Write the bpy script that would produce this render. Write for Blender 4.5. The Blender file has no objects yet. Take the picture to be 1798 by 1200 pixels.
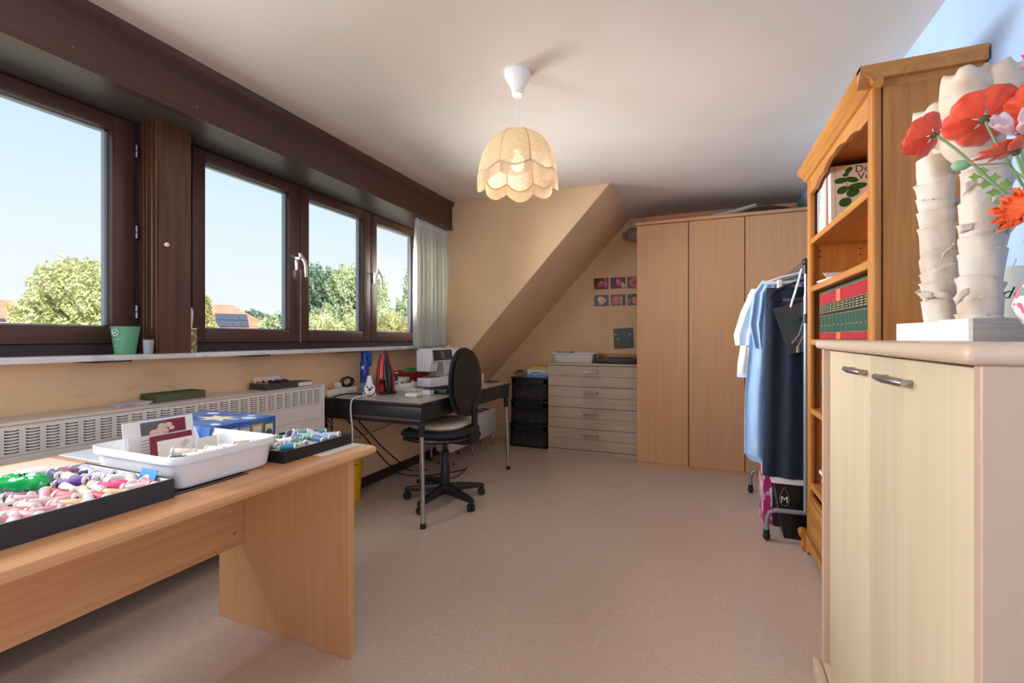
import bpy, bmesh, math, random
from mathutils import Vector, Matrix, Euler
random.seed(7)
R = math.radians
sc = bpy.context.scene
C = sc.collection
PI = math.pi

# ------------------------------------------------------------------ camera
cam_d = bpy.data.cameras.new('camera'); cam = bpy.data.objects.new('camera', cam_d); C.objects.link(cam)
cam.location = (0, 0, 1.12); cam.rotation_euler = (R(90), 0, R(22.26))
cam_d.lens = 16.0; cam_d.sensor_width = 36.0; cam_d.shift_y = -6.0/1798; cam_d.clip_end = 300; cam_d.clip_start = 0.02
sc.camera = cam
# ------------------------------------------------------------------ world, sun, daylight, exposure
w = bpy.data.worlds.new('sky'); sc.world = w; w.use_nodes = True
nt = w.node_tree; nt.nodes.clear()
tc = nt.nodes.new('ShaderNodeTexCoord'); sx = nt.nodes.new('ShaderNodeSeparateXYZ')
rp = nt.nodes.new('ShaderNodeValToRGB'); bg = nt.nodes.new('ShaderNodeBackground'); ou = nt.nodes.new('ShaderNodeOutputWorld')
nt.links.new(tc.outputs['Generated'], sx.inputs[0]); nt.links.new(sx.outputs['Z'], rp.inputs[0])
nt.links.new(rp.outputs[0], bg.inputs[0]); nt.links.new(bg.outputs[0], ou.inputs[0])
el = rp.color_ramp.elements
el[0].position = 0.0; el[0].color = (0.95, 0.97, 0.99, 1)
el[1].position = 0.55; el[1].color = (0.52, 0.76, 1.0, 1)
e_ = el.new(0.16); e_.color = (0.84, 0.93, 1.0, 1)
e_ = el.new(0.30); e_.color = (0.70, 0.87, 1.0, 1)
bg.inputs[1].default_value = 1.0
sun_d = bpy.data.lights.new('sun', 'SUN'); sun_d.energy = 9.0; sun_d.angle = R(0.6); sun_d.color = (1.0, 0.95, 0.86)
sun = bpy.data.objects.new('sun', sun_d); C.objects.link(sun)
sun.rotation_euler = Vector((-0.72, 0.35, -0.62)).to_track_quat('-Z', 'Y').to_euler()

def area(name, loc, direction, sx_, sy_, power, color, spread=180):
    d = bpy.data.lights.new(name, 'AREA'); d.shape = 'RECTANGLE'; d.size = sx_; d.size_y = sy_
    d.energy = power; d.color = color; d.spread = R(spread)
    o = bpy.data.objects.new(name, d); C.objects.link(o); o.location = loc
    o.rotation_euler = Vector(direction).to_track_quat('-Z', 'Z').to_euler()
    return o
# daylight entering by the windows of the dormer (the pair beside and behind the camera)
area('daylight_near_windows', (-2.325, -0.10, 1.60), (1, 0.0, -0.10), 1.30, 0.86, 76, (0.93, 0.97, 1.0))
# the two windows nearest the curtain light the dormer side wall and the far end
area('daylight_middle_window', (-2.350, 2.5175, 1.60), (1, 0, 0), 0.50, 0.84, 17, (0.95, 0.98, 1.0), 78)
area('daylight_end_window', (-2.350, 3.1915, 1.60), (1, 0, 0), 0.50, 0.84, 17, (0.95, 0.98, 1.0), 78)
# fill lamp added behind the camera, at an invented window in the blue wall
area('side_fill_lamp', (0.80, -1.10, 1.45), (-1, 0, -0.05), 1.1, 1.05, 18, (1.0, 0.96, 0.93))
vs = sc.view_settings
vs.view_transform = 'Standard'; vs.look = 'None'; vs.gamma = 1.0; vs.use_curve_mapping = False; vs.exposure = 0.10

# ------------------------------------------------------------------ materials
def srgb(r, g, b):
    f = lambda c: (c/255/12.92) if c/255 <= 0.04045 else ((c/255+0.055)/1.055)**2.4
    return (f(r), f(g), f(b), 1)
MATS = {}
def mat(name, col, rough=0.5, metal=0.0, spec=0.5, trans=0, alpha=1, emis=None, es=0, coat=0, sheen=0):
    if name in MATS: return MATS[name]
    m = bpy.data.materials.new(name); m.use_nodes = True
    b = m.node_tree.nodes['Principled BSDF']
    b.inputs['Base Color'].default_value = col
    b.inputs['Roughness'].default_value = rough; b.inputs['Metallic'].default_value = metal
    b.inputs['Specular IOR Level'].default_value = spec
    if trans: b.inputs['Transmission Weight'].default_value = trans
    if alpha < 1: b.inputs['Alpha'].default_value = alpha
    if emis: b.inputs['Emission Color'].default_value = emis; b.inputs['Emission Strength'].default_value = es
    if coat: b.inputs['Coat Weight'].default_value = coat
    if sheen: b.inputs['Sheen Weight'].default_value = sheen
    MATS[name] = m
    return m
def nodes(m): return m.node_tree.nodes, m.node_tree.links, m.node_tree.nodes['Principled BSDF']
def ramp(n, stops):
    r = n.new('ShaderNodeValToRGB'); e = r.color_ramp.elements
    e[0].position, e[0].color = stops[0]; e[1].position, e[1].color = stops[-1]
    for p, c in stops[1:-1]:
        x = e.new(p); x.color = c
    return r
def varied(name, c1, c2, scale=(8, 8, 8), rough=0.6, detail=4, bump=0.0, spec=0.5, lo=0.35, hi=0.65, dist=0.0, metal=0, coords='Object', sheen=0, bscale=None):
    """noise between two colours, stretched by scale"""
    if name in MATS: return MATS[name]
    m = mat(name, c1, rough, metal, spec, sheen=sheen); n, l, b = nodes(m)
    t = n.new('ShaderNodeTexCoord'); mp = n.new('ShaderNodeMapping'); mp.inputs['Scale'].default_value = scale
    no = n.new('ShaderNodeTexNoise'); no.inputs['Scale'].default_value = 1; no.inputs['Detail'].default_value = detail
    no.inputs['Distortion'].default_value = dist
    rm = ramp(n, [(lo, c1), (hi, c2)])
    l.new(t.outputs[coords], mp.inputs[0]); l.new(mp.outputs[0], no.inputs['Vector']); l.new(no.outputs['Fac'], rm.inputs[0])
    l.new(rm.outputs[0], b.inputs['Base Color'])
    if bump:
        bp = n.new('ShaderNodeBump'); bp.inputs['Strength'].default_value = bump; bp.inputs['Distance'].default_value = 0.004
        if bscale:
            n2 = n.new('ShaderNodeTexNoise'); n2.inputs['Scale'].default_value = bscale; l.new(t.outputs[coords], n2.inputs['Vector']); l.new(n2.outputs['Fac'], bp.inputs['Height'])
        else: l.new(no.outputs['Fac'], bp.inputs['Height'])
        l.new(bp.outputs[0], b.inputs['Normal'])
    return m
def wood(name, c1, c2, axis='z', rough=0.45, fine=60, along=2.0, bump=0.05, coat=0):
    s = {'x': (along, fine, fine), 'y': (fine, along, fine), 'z': (fine, fine, along)}[axis]
    m = varied(name, c1, c2, s, rough, 5, bump, lo=0.3, hi=0.72, dist=0.6)
    if coat: m.node_tree.nodes['Principled BSDF'].inputs['Coat Weight'].default_value = coat
    return m

BEECH_Z = wood('beech_vertical', srgb(208, 154, 108), srgb(216, 164, 118), 'z', 0.42, 45, 1.2)
BEECH_Y = wood('beech_lengthwise', srgb(202, 148, 102), srgb(216, 164, 120), 'y', 0.38, 45, 1.5)
OAK_Z = wood('honey_oak_vertical', srgb(172, 108, 46), srgb(198, 136, 70), 'z', 0.4, 55, 3.0, 0.12)
OAK_Y = wood('honey_oak_lengthwise', srgb(176, 112, 52), srgb(198, 138, 74), 'y', 0.4, 55, 3.0, 0.12)
OAK_X = wood('honey_oak_crosswise', srgb(176, 112, 52), srgb(198, 138, 74), 'x', 0.4, 55, 3.0, 0.12)
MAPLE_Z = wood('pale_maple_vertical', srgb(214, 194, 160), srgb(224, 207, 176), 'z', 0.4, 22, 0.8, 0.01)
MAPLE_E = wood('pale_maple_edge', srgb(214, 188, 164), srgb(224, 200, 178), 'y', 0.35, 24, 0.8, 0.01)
MAPLE_SHADE = wood('pale_maple_shaded', srgb(202, 172, 150), srgb(212, 184, 164), 'z', 0.4, 22, 0.8, 0.01)  # duller copy of the maple, the side's weaker light put into the colour
MAHOG_Z = wood('dark_mahogany_vertical', srgb(68, 42, 28), srgb(104, 66, 42), 'z', 0.32, 40, 2.0, 0.06)
MAHOG_Y = wood('dark_mahogany_lengthwise', srgb(66, 43, 36), srgb(84, 55, 45), 'y', 0.35, 26, 1.2, 0.04)
SASH_Z = wood('brown_sash_vertical', srgb(72, 47, 42), srgb(88, 58, 51), 'z', 0.35, 30, 1.5, 0.04)
SASH_Y = wood('brown_sash_lengthwise', srgb(70, 47, 42), srgb(86, 56, 50), 'y', 0.35, 30, 1.5, 0.04)
FRAME_D = mat('dark_window_frame', srgb(52, 42, 44), 0.4)
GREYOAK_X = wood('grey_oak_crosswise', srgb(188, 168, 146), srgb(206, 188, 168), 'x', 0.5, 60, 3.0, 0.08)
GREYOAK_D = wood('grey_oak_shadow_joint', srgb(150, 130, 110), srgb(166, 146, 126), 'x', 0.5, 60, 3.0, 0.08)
WALL_O = varied('apricot_wall_paint', srgb(236, 198, 154), srgb(241, 205, 163), (3, 3, 3), 0.7, 3, 0.08, bscale=60)
WALL_L = varied('apricot_wall_scuffed', srgb(238, 201, 158), srgb(208, 172, 130), (5, 3.2, 7), 0.7, 6, 0, lo=0.60, hi=0.80, dist=1.2)
WALL_B = varied('pale_blue_wall_paint', srgb(164, 192, 230), srgb(174, 200, 236), (3, 3, 3), 0.6, 3, 0.08, bscale=60)
CEIL = varied('white_ceiling_paint', srgb(226, 216, 204), srgb(232, 222, 212), (2, 2, 2), 0.7, 2, 0.05, bscale=60)
WHITE_PL = mat('white_plastic', srgb(236, 236, 238), 0.35)
WHITE_M = mat('white_matte', srgb(232, 230, 228), 0.6)
CREAM_M = mat('cream_enamel', srgb(226, 222, 216), 0.4)
BLACK_PL = mat('black_plastic', srgb(26, 27, 30), 0.42)
BLACK_M = mat('black_matte', srgb(30, 31, 34), 0.7)
BLACK_CARD = mat('charcoal_card', srgb(48, 50, 58), 0.55)
CHROME = mat('brushed_chrome', srgb(190, 188, 186), 0.22, 1.0)
STEEL = mat('satin_steel', srgb(176, 176, 180), 0.35, 1.0)
DARK_SLOT = mat('dark_slot', srgb(60, 52, 50), 0.8)
RUBBER = mat('black_rubber', srgb(20, 20, 22), 0.6)
PAPER = mat('white_paper', srgb(240, 238, 236), 0.7)
def marble():
    m = varied('white_marble', srgb(226, 226, 230), srgb(186, 192, 204), (9, 5, 9), 0.25, 8, 0, lo=0.5, hi=0.75, dist=1.5); return m
MARBLE = marble()
def floor_mat():
    m = mat('patterned_vinyl', srgb(190, 166, 148), 0.33, spec=0.5); n, l, b = nodes(m)
    t = n.new('ShaderNodeTexCoord')
    nz = n.new('ShaderNodeTexNoise'); nz.inputs['Scale'].default_value = 9; nz.inputs['Detail'].default_value = 1
    mx = n.new('ShaderNodeMixRGB'); mx.blend_type = 'LINEAR_LIGHT'; mx.inputs[0].default_value = 0.05
    vo = n.new('ShaderNodeTexVoronoi'); vo.inputs['Scale'].default_value = 13; vo.feature = 'F1'
    ma = n.new('ShaderNodeMath'); ma.operation = 'MULTIPLY'; ma.inputs[1].default_value = 34
    si = n.new('ShaderNodeMath'); si.operation = 'SINE'
    l.new(t.outputs['Object'], nz.inputs['Vector']); l.new(t.outputs['Object'], mx.inputs[1]); l.new(nz.outputs['Color'], mx.inputs[2])
    l.new(mx.outputs[0], vo.inputs['Vector']); l.new(vo.outputs['Distance'], ma.inputs[0]); l.new(ma.outputs[0], si.inputs[0])
    r1 = ramp(n, [(0.0, srgb(206, 186, 171)), (0.55, srgb(208, 188, 173)), (0.93, srgb(212, 193, 178)), (1.0, srgb(214, 195, 181))])
    l.new(si.outputs[0], r1.inputs[0])
    n2 = n.new('ShaderNodeTexNoise'); n2.inputs['Scale'].default_value = 60; n2.inputs['Detail'].default_value = 4
    l.new(t.outputs['Object'], n2.inputs['Vector'])
    r2 = ramp(n, [(0.3, (0.95, 0.95, 0.95, 1)), (0.7, (1.03, 1.02, 1.02, 1))]); l.new(n2.outputs['Fac'], r2.inputs[0])
    mm = n.new('ShaderNodeMixRGB'); mm.blend_type = 'MULTIPLY'; mm.inputs[0].default_value = 1
    l.new(r1.outputs[0], mm.inputs[1]); l.new(r2.outputs[0], mm.inputs[2]); l.new(mm.outputs[0], b.inputs['Base Color'])
    bp = n.new('ShaderNodeBump'); bp.inputs['Strength'].default_value = 0.06; bp.inputs['Distance'].default_value = 0.002
    l.new(n2.outputs['Fac'], bp.inputs['Height']); l.new(bp.outputs[0], b.inputs['Normal'])
    return m
FLOOR = floor_mat()
def glass_mat():
    m = bpy.data.materials.new('window_glass'); m.use_nodes = True; n = m.node_tree.nodes; l = m.node_tree.links; n.clear()
    o = n.new('ShaderNodeOutputMaterial'); mx = n.new('ShaderNodeMixShader'); tr = n.new('ShaderNodeBsdfTransparent'); g = n.new('ShaderNodeBsdfGlossy')
    lw = n.new('ShaderNodeLayerWeight'); lw.inputs[0].default_value = 0.5; fr = n.new('ShaderNodeMath'); fr.operation = 'POWER'; fr.inputs[1].default_value = 5.0
    sc2 = n.new('ShaderNodeMath'); sc2.operation = 'MULTIPLY_ADD'; sc2.inputs[1].default_value = 0.5; sc2.inputs[2].default_value = 0.012; l.new(lw.outputs['Facing'], fr.inputs[0]); l.new(fr.outputs[0], sc2.inputs[0])
    g.inputs['Roughness'].default_value = 0.02; tr.inputs[0].default_value = (0.97, 0.985, 0.98, 1)
    l.new(sc2.outputs[0], mx.inputs[0]); l.new(tr.outputs[0], mx.inputs[1]); l.new(g.outputs[0], mx.inputs[2]); l.new(mx.outputs[0], o.inputs[0])
    return m
GLASS = glass_mat()
def translucent(name, col, tcol, fac=0.5, transp=0.0, weave=0):
    if name in MATS: return MATS[name]
    m = bpy.data.materials.new(name); m.use_nodes = True; n = m.node_tree.nodes; l = m.node_tree.links; n.clear()
    o = n.new('ShaderNodeOutputMaterial'); mx = n.new('ShaderNodeMixShader'); d = n.new('ShaderNodeBsdfDiffuse'); t = n.new('ShaderNodeBsdfTranslucent')
    d.inputs[0].default_value = col; t.inputs[0].default_value = tcol; mx.inputs[0].default_value = fac
    l.new(d.outputs[0], mx.inputs[1]); l.new(t.outputs[0], mx.inputs[2]); last = mx
    if transp:
        m2 = n.new('ShaderNodeMixShader'); tp = n.new('ShaderNodeBsdfTransparent'); m2.inputs[0].default_value = transp
        l.new(mx.outputs[0], m2.inputs[1]); l.new(tp.outputs[0], m2.inputs[2]); last = m2
        if weave:
            co = n.new('ShaderNodeTexCoord'); v = n.new('ShaderNodeTexVoronoi'); v.inputs['Scale'].default_value = weave
            rr = ramp(n, [(0.25, (transp*2, transp*2, transp*2, 1)), (0.5, (0, 0, 0, 1))])
            l.new(co.outputs['Object'], v.inputs['Vector']); l.new(v.outputs['Distance'], rr.inputs[0]); l.new(rr.outputs[0], m2.inputs[0])
    l.new(last.outputs[0], o.inputs[0]); MATS[name] = m
    return m

# ------------------------------------------------------------------ mesh helpers
class MB:
    def __init__(s): s.v = []; s.f = []; s.mi = []; s.cur = 0
    def m(s, i): s.cur = i; return s
    def _f(s, fs): s.f += fs; s.mi += [s.cur]*len(fs); return s
    def raw(s, vs_, fs):
        b = len(s.v); s.v += [tuple(p) for p in vs_]
        return s._f([tuple(i+b for i in f) for f in fs])
    def add(s, o, M=None):
        b = len(s.v); s.v += [tuple(M @ Vector(p)) if M else p for p in o.v]
        s.f += [tuple(i+b for i in f) for f in o.f]; s.mi += [x + s.cur for x in o.mi]; return s
    def box(s, x0, x1, y0, y1, z0, z1):
        if x0 > x1: x0, x1 = x1, x0
        if y0 > y1: y0, y1 = y1, y0
        if z0 > z1: z0, z1 = z1, z0
        return s.raw([(x0,y0,z0),(x1,y0,z0),(x1,y1,z0),(x0,y1,z0),(x0,y0,z1),(x1,y0,z1),(x1,y1,z1),(x0,y1,z1)],
                     [(0,3,2,1),(4,5,6,7),(0,1,5,4),(1,2,6,5),(2,3,7,6),(3,0,4,7)])
    def rbox(s, x0, x1, y0, y1, z0, z1, r=0.005, seg=2):
        bm = bmesh.new(); M = Matrix.Translation(((x0+x1)/2,(y0+y1)/2,(z0+z1)/2)) @ Matrix.Diagonal((abs(x1-x0),abs(y1-y0),abs(z1-z0),1))
        bmesh.ops.create_cube(bm, size=1, matrix=M)
        bmesh.ops.bevel(bm, geom=list(bm.edges), offset=r, segments=seg, affect='EDGES', profile=0.5)
        s.bm(bm); return s
    def bm(s, bm):
        bm.verts.index_update(); s.raw([v.co[:] for v in bm.verts], [tuple(v.index for v in f.verts) for f in bm.faces]); bm.free(); return s
    def tube(s, pts, r, n=8, caps=True, closed=False):
        pts = [Vector(p) for p in pts]; N = len(pts); rs = r if isinstance(r, (list, tuple)) else [r]*N
        vs_ = []; prev = None
        for i, p in enumerate(pts):
            if closed: t = pts[(i+1) % N]-pts[i-1]
            else: t = pts[min(i+1, N-1)]-pts[max(i-1, 0)]
            t.normalize()
            if prev is None: a = t.orthogonal().normalized()
            else:
                a = prev - t*prev.dot(t); a = a.normalized() if a.length > 1e-6 else t.orthogonal().normalized()
            prev = a; b = t.cross(a)
            for k in range(n):
                th = 2*PI*k/n; vs_.append(p + (a*math.cos(th)+b*math.sin(th))*rs[i])
        fs = []
        for i in range(N if closed else N-1):
            j = (i+1) % N
            for k in range(n):
                k2 = (k+1) % n; fs.append((i*n+k, i*n+k2, j*n+k2, j*n+k))
        if caps and not closed: fs.append(tuple(range(n-1, -1, -1))); fs.append(tuple((N-1)*n+k for k in range(n)))
        return s.raw(vs_, fs)
    def cyl(s, p0, p1, r0, r1=None, n=16): return s.tube([p0, p1], [r0, r0 if r1 is None else r1], n)
    def lathe(s, prof, c=(0,0,0), n=24, M=None, rad=None):
        vs_ = []
        for i, (r, z) in enumerate(prof):
            for k in range(n):
                th = 2*PI*k/n; q = r*(rad(th, z) if rad else 1); p = Vector((q*math.cos(th), q*math.sin(th), z))
                vs_.append((M @ p if M else p)+Vector(c))
        fs = []
        for i in range(len(prof)-1):
            for k in range(n):
                k2 = (k+1) % n; fs.append((i*n+k, i*n+k2, (i+1)*n+k2, (i+1)*n+k))
        if prof[0][0] > 1e-5: fs.append(tuple(range(n-1, -1, -1)))
        if prof[-1][0] > 1e-5: fs.append(tuple((len(prof)-1)*n+k for k in range(n)))
        return s.raw(vs_, fs)
    def shell(s, prof, c=(0,0,0), n=24, M=None): # lathe without caps
        b = MB(); b.lathe(prof, c, n, M); k = sum(1 for f in b.f if len(f) == 4 or n == 4)
        b.f = [f for f in b.f if len(f) <= 4]; b.mi = [0]*len(b.f); return s.add(b)
    def prism(s, pts, axis, a, b):
        """polygon in the plane across axis, extruded from a to b; x:(y,z) y:(x,z) z:(x,y)"""
        def P(q, t): return {'x': (t, q[0], q[1]), 'y': (q[0], t, q[1]), 'z': (q[0], q[1], t)}[axis]
        n = len(pts); vs_ = [P(q, a) for q in pts]+[P(q, b) for q in pts]
        fs = [tuple(range(n-1, -1, -1)), tuple(range(n, 2*n))]+[(i, (i+1) % n, n+(i+1) % n, n+i) for i in range(n)]
        return s.raw(vs_, fs)
    def surf(s, fn, nu, nv, cu=False, cv=False):
        vs_ = [fn(i/(nu if cu else nu-1), j/(nv if cv else nv-1)) for i in range(nu) for j in range(nv)]
        fs = []
        for i in range(nu if cu else nu-1):
            for j in range(nv if cv else nv-1):
                i2 = (i+1) % nu; j2 = (j+1) % nv; fs.append((i*nv+j, i2*nv+j, i2*nv+j2, i*nv+j2))
        return s.raw(vs_, fs)
    def ell(s, c, rx, ry, rz, n=14, m=9):
        prof = [(math.sin(PI*i/m), -math.cos(PI*i/m)) for i in range(m+1)]
        prof[0] = (0.001, -1); prof[-1] = (0.001, 1)
        return s.lathe(prof, c, n, Matrix.Diagonal((rx, ry, rz)))
    def mesh(s, name, mats, smooth=35, off=(0,0,0)):
        me = bpy.data.meshes.new(name); o = Vector(off)
        me.from_pydata([tuple(Vector(p)-o) for p in s.v], [], s.f); me.validate()
        for m in (mats if isinstance(mats, (list, tuple)) else [mats]): me.materials.append(m)
        if len(me.polygons) == len(s.mi): me.polygons.foreach_set('material_index', s.mi)
        bm = bmesh.new(); bm.from_mesh(me); bmesh.ops.recalc_face_normals(bm, faces=bm.faces); bm.to_mesh(me); bm.free()
        if smooth:
            me.polygons.foreach_set('use_smooth', [True]*len(me.polygons)); me.set_sharp_from_angle(angle=R(smooth))
        me.update(); return me

def tag(o, label=None, cat=None, group=None, kind=None):
    if label: o['label'] = label
    if cat: o['category'] = cat
    if group: o['group'] = group
    if kind: o['kind'] = kind
    return o
def thing(name, label, cat, loc=(0,0,0), rz=0, group=None, kind=None):
    o = bpy.data.objects.new(name, None); o.empty_display_size = 0.05; C.objects.link(o)
    o.location = loc; o.rotation_euler = (0, 0, rz)
    return tag(o, label, cat, group, kind)
def world_loc(o):
    p = Vector((0,0,0))
    while o: p += Vector(o.location); o = o.parent
    return p
def part(parent, name, mb, mats, smooth=35, local=False, label=None, kind=None, solid=0):
    """a mesh child; mb is in world coordinates unless local"""
    off = (0,0,0) if local else world_loc(parent)
    o = bpy.data.objects.new(name, mb.mesh(name, mats, smooth, off)); C.objects.link(o); o.parent = parent
    if solid:
        md = o.modifiers.new('thickness', 'SOLIDIFY'); md.thickness = solid; md.offset = 0
    return tag(o, label, None, None, kind)
def single(name, mb, mats, label, cat, base, smooth=35, group=None, kind=None, solid=0):
    o = bpy.data.objects.new(name, mb.mesh(name, mats, smooth, base)); C.objects.link(o); o.location = base
    if solid:
        md = o.modifiers.new('thickness', 'SOLIDIFY'); md.thickness = solid; md.offset = 0
    return tag(o, label, cat, group, kind)
def struct(name, mb, mats, label, cat, smooth=35): return single(name, mb, mats, label, cat, (0,0,0), smooth, None, 'structure')
def inst(parent, name, me, loc, rot=(0,0,0), scale=(1,1,1)):
    o = bpy.data.objects.new(name, me); C.objects.link(o); o.parent = parent; o.location = loc; o.rotation_euler = rot; o.scale = scale
    return o
def text_mb(s, size, M, ext=0.0004, shear=0.0):
    cu = bpy.data.curves.new('t', 'FONT'); cu.body = s; cu.size = size; cu.extrude = ext; cu.shear = shear; cu.resolution_u = 3
    cu.align_x = 'CENTER'; cu.align_y = 'CENTER'
    o = bpy.data.objects.new('t', cu); C.objects.link(o)
    dg = bpy.context.evaluated_depsgraph_get(); me = bpy.data.meshes.new_from_object(o.evaluated_get(dg))
    mb = MB(); mb.raw([tuple(M @ v.co) for v in me.vertices], [tuple(p.vertices) for p in me.polygons])
    bpy.data.objects.remove(o); bpy.data.meshes.remove(me); bpy.data.curves.remove(cu)
    return mb
def frame_mat(o, ux, uy):
    """matrix: local x->ux, local y->uy, at o"""
    ux = Vector(ux).normalized(); uy = Vector(uy).normalized(); uz = ux.cross(uy)
    return Matrix((( ux.x, uy.x, uz.x, o[0]), (ux.y, uy.y, uz.y, o[1]), (ux.z, uy.z, uz.z, o[2]), (0,0,0,1)))
# ================================================================== SETTING
HC = 2.33; XL = -2.33; XR = 0.82; YB = 4.72; YD = 3.58; YR = -2.3
struct('floor', MB().box(XL-0.1, XR+0.1, YR-0.1, YB+0.1, -0.12, 0), FLOOR, 'brown vinyl floor with a pale scroll pattern', 'floor')
struct('ceiling', MB().box(XL-0.25, XR+0.12, YR-0.12, YD+0.02, HC, HC+0.15).box(-0.70, XR+0.12, YD+0.02, YB+0.12, HC, HC+0.15), CEIL, 'white painted ceiling above the pendant lamp', 'ceiling')
mb = MB().box(XL-0.12, XL, -0.82, YB+0.1, 0, 1.026).box(XL-0.12, XL, YR-0.1, -0.82, 0, HC)
struct('wall_left', mb, WALL_L, 'apricot wall under the row of windows', 'wall')
struct('wall_back', MB().box(XL-0.12, XR+0.12, YB, YB+0.12, 0, HC+0.1), WALL_O, 'apricot end wall behind the wardrobe', 'wall')
mb = MB().box(XR, XR+0.12, -0.5, YB, 0, HC+0.02).box(XR, XR+0.12, YR-0.1, -1.7, 0, HC+0.02).box(XR, XR+0.12, -1.7, -0.5, 0, 0.87).box(XR, XR+0.12, -1.7, -0.5, 2.03, HC+0.02)
struct('wall_right', mb, WALL_B, 'pale blue wall behind the bookcase', 'wall')
struct('wall_rear', MB().box(XL-0.12, XR+0.12, YR-0.12, YR, 0, HC+0.02), WALL_B, 'pale blue wall behind the camera', 'wall')
SL = 1.08
sz = lambda x: 2.33 - SL*(-0.64-x)
mb = MB().prism([(-0.64, 2.33), (-2.45, sz(-2.45)), (-2.45, sz(-2.45)+0.14), (-0.70, 2.42), (-0.64, 2.42)], 'y', YD+0.004, YB+0.05)
struct('wall_slope', mb, WALL_O, 'sloping apricot ceiling beside the dormer', 'wall')
mb = MB().prism([(-0.64, 2.335), (-2.5, 2.335), (-2.5, sz(-2.5))], 'y', YD, YD+0.003)
mb = MB().prism([(-0.64, 2.335), (-2.5, 2.335), (-2.5, sz(-2.5)+0.004), (-0.644, 2.33)], 'y', YD, YD+0.06)
struct('wall_dormer', mb, WALL_O, 'triangular apricot dormer side wall next to the curtain', 'wall')
mb = MB().box(XL, XL+0.014, YR, YB, 0, 0.066).prism([(XL, 0.066), (XL+0.014, 0.066), (XL+0.006, 0.074), (XL, 0.074)], 'y', YR, YB)
struct('baseboard_left', mb, mat('dark_baseboard', srgb(58, 38, 34), 0.45), 'dark brown baseboard along the window wall', 'baseboard')
mb = MB().box(-2.045, -2.065, -0.85, YD-0.002, 2.088, 2.33)
mb.prism([(-2.045, 2.33), (-2.045, 2.285), (-2.030, 2.30), (-2.022, 2.33)], 'y', -0.85, YD-0.002)
mb.box(-2.036, -2.047, -0.85, YD-0.002, 2.086, 2.094)
mb.box(-2.10, -2.066, -0.85, YD-0.002, 2.096, 2.112)
struct('trim_1', mb, MAHOG_Y, 'dark mahogany pelmet board running above the windows', 'pelmet')
struct('trim_2', MB().box(-2.44, -2.10, -0.85, YD, 2.098, 2.33).box(-2.52, -2.44, -0.85, YD, 2.085, 2.45), mat('pelmet_underside', srgb(72, 64, 60), 0.38), 'grey brown underside of the window pelmet', 'pelmet')
# pale nails on the pelmet
o = bpy.data.objects['trim_1']
nail = MB().ell((0, 0, 0), 0.003, 0.003, 0.003, 8, 5).mesh('nail', STEEL)
for y_, z_ in ((1.33, 2.14), (2.2, 2.14), (2.75, 2.13), (3.42, 2.145), (0.9, 2.15)): inst(o, 'nail', nail, (-2.044, y_, z_))
mb = MB().rbox(-2.195, -2.42, -0.84, 1.418, 1.028, 1.050, 0.003).rbox(-2.195, -2.42, 1.420, YD-0.003, 1.028, 1.050, 0.003)
struct('trim_3', mb, MARBLE, 'white marble window sill', 'window sill')
for y_ in (1.03, 1.70, 2.42):
    part(bpy.data.objects['trim_3'], 'bracket', MB().box(-2.21, -2.329, y_, y_+0.14, 1.021, 1.028), DARK_SLOT)
# pillar between the windows
mb = MB().box(-2.225, -2.40, 1.283, 1.42, 1.050, 2.098)
for k, (xa, xb) in enumerate(((-2.232, -2.238), (-2.262, -2.272), (-2.300, -2.308), (-2.322, -2.336))):
    mb.prism([(xa, 1.283), (xa, 1.277), ((xa+xb)/2, 1.274), (xb, 1.277), (xb, 1.283)], 'z', 1.050, 2.098)
pil = struct('trim_4', mb, MAHOG_Z, 'mahogany pillar between the two windows with a small white knob', 'pillar')
part(pil, 'knob', MB().lathe([(0.004, 0), (0.004, 0.008), (0.009, 0.012), (0.010, 0.018), (0.006, 0.022), (0.001, 0.023)], (-2.225, 1.305, 1.54), 12, Matrix.Rotation(R(90), 3, 'Y')), WHITE_PL)
# outer block behind the pillar
# ---------------- windows
def window(n, y0, y1, p0, p1, label, hinge=None):
    t = thing('window_%d' % n, label, 'window', (-2.40, (y0+y1)/2, 1.050), kind='structure')
    z0, z1, zp0, zp1 = 1.097, 2.093, 1.170, 2.030
    part(t, 'sash_stile', MB().rbox(-2.36, -2.42, y0+0.001, p0, z0, z1, 0.004), SASH_Z)
    part(t, 'sash_stile', MB().rbox(-2.36, -2.42, p1, y1-0.001, z0, z1, 0.004), SASH_Z)
    part(t, 'sash_rail', MB().rbox(-2.36, -2.42, p0, p1, z0, zp0, 0.004), SASH_Y)
    part(t, 'sash_rail', MB().rbox(-2.36, -2.42, p0, p1, zp1, z1, 0.004), SASH_Y)
    part(t, 'frame_sill', MB().prism([(-2.372, 1.050), (-2.372, z0-0.003), (-2.422, z0-0.003), (-2.422, z0+0.03), (-2.46, z0+0.03), (-2.46, 1.050)], 'y', y0, y1), FRAME_D)
    b = 0.010
    mb = MB().box(-2.398, -2.424, p0, p0+b, zp0, zp1).box(-2.398, -2.424, p1-b, p1, zp0, zp1).box(-2.398, -2.424, p0, p1, zp0, zp0+b*0.6).box(-2.398, -2.424, p0, p1, zp1-b*0.6, zp1)
    part(t, 'glazing_bead', mb, mat('grey_glazing_bead', srgb(150, 158, 170), 0.35))
    part(t, 'pane', MB().box(-2.409, -2.413, p0+0.002, p1-0.002, zp0+0.002, zp1-0.002), GLASS)
    if hinge:
        for z in (1.239, 1.60, 1.966):
            part(t, 'hinge', MB().cyl((-2.356, hinge, z-0.028), (-2.356, hinge, z-0.002), 0.006, None, 8).cyl((-2.356, hinge, z+0.002), (-2.356, hinge, z+0.028), 0.006, None, 8), STEEL)
    return t
window(1, -0.762, -0.088, -0.689, -0.161, 'brown framed window behind the camera')
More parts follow.
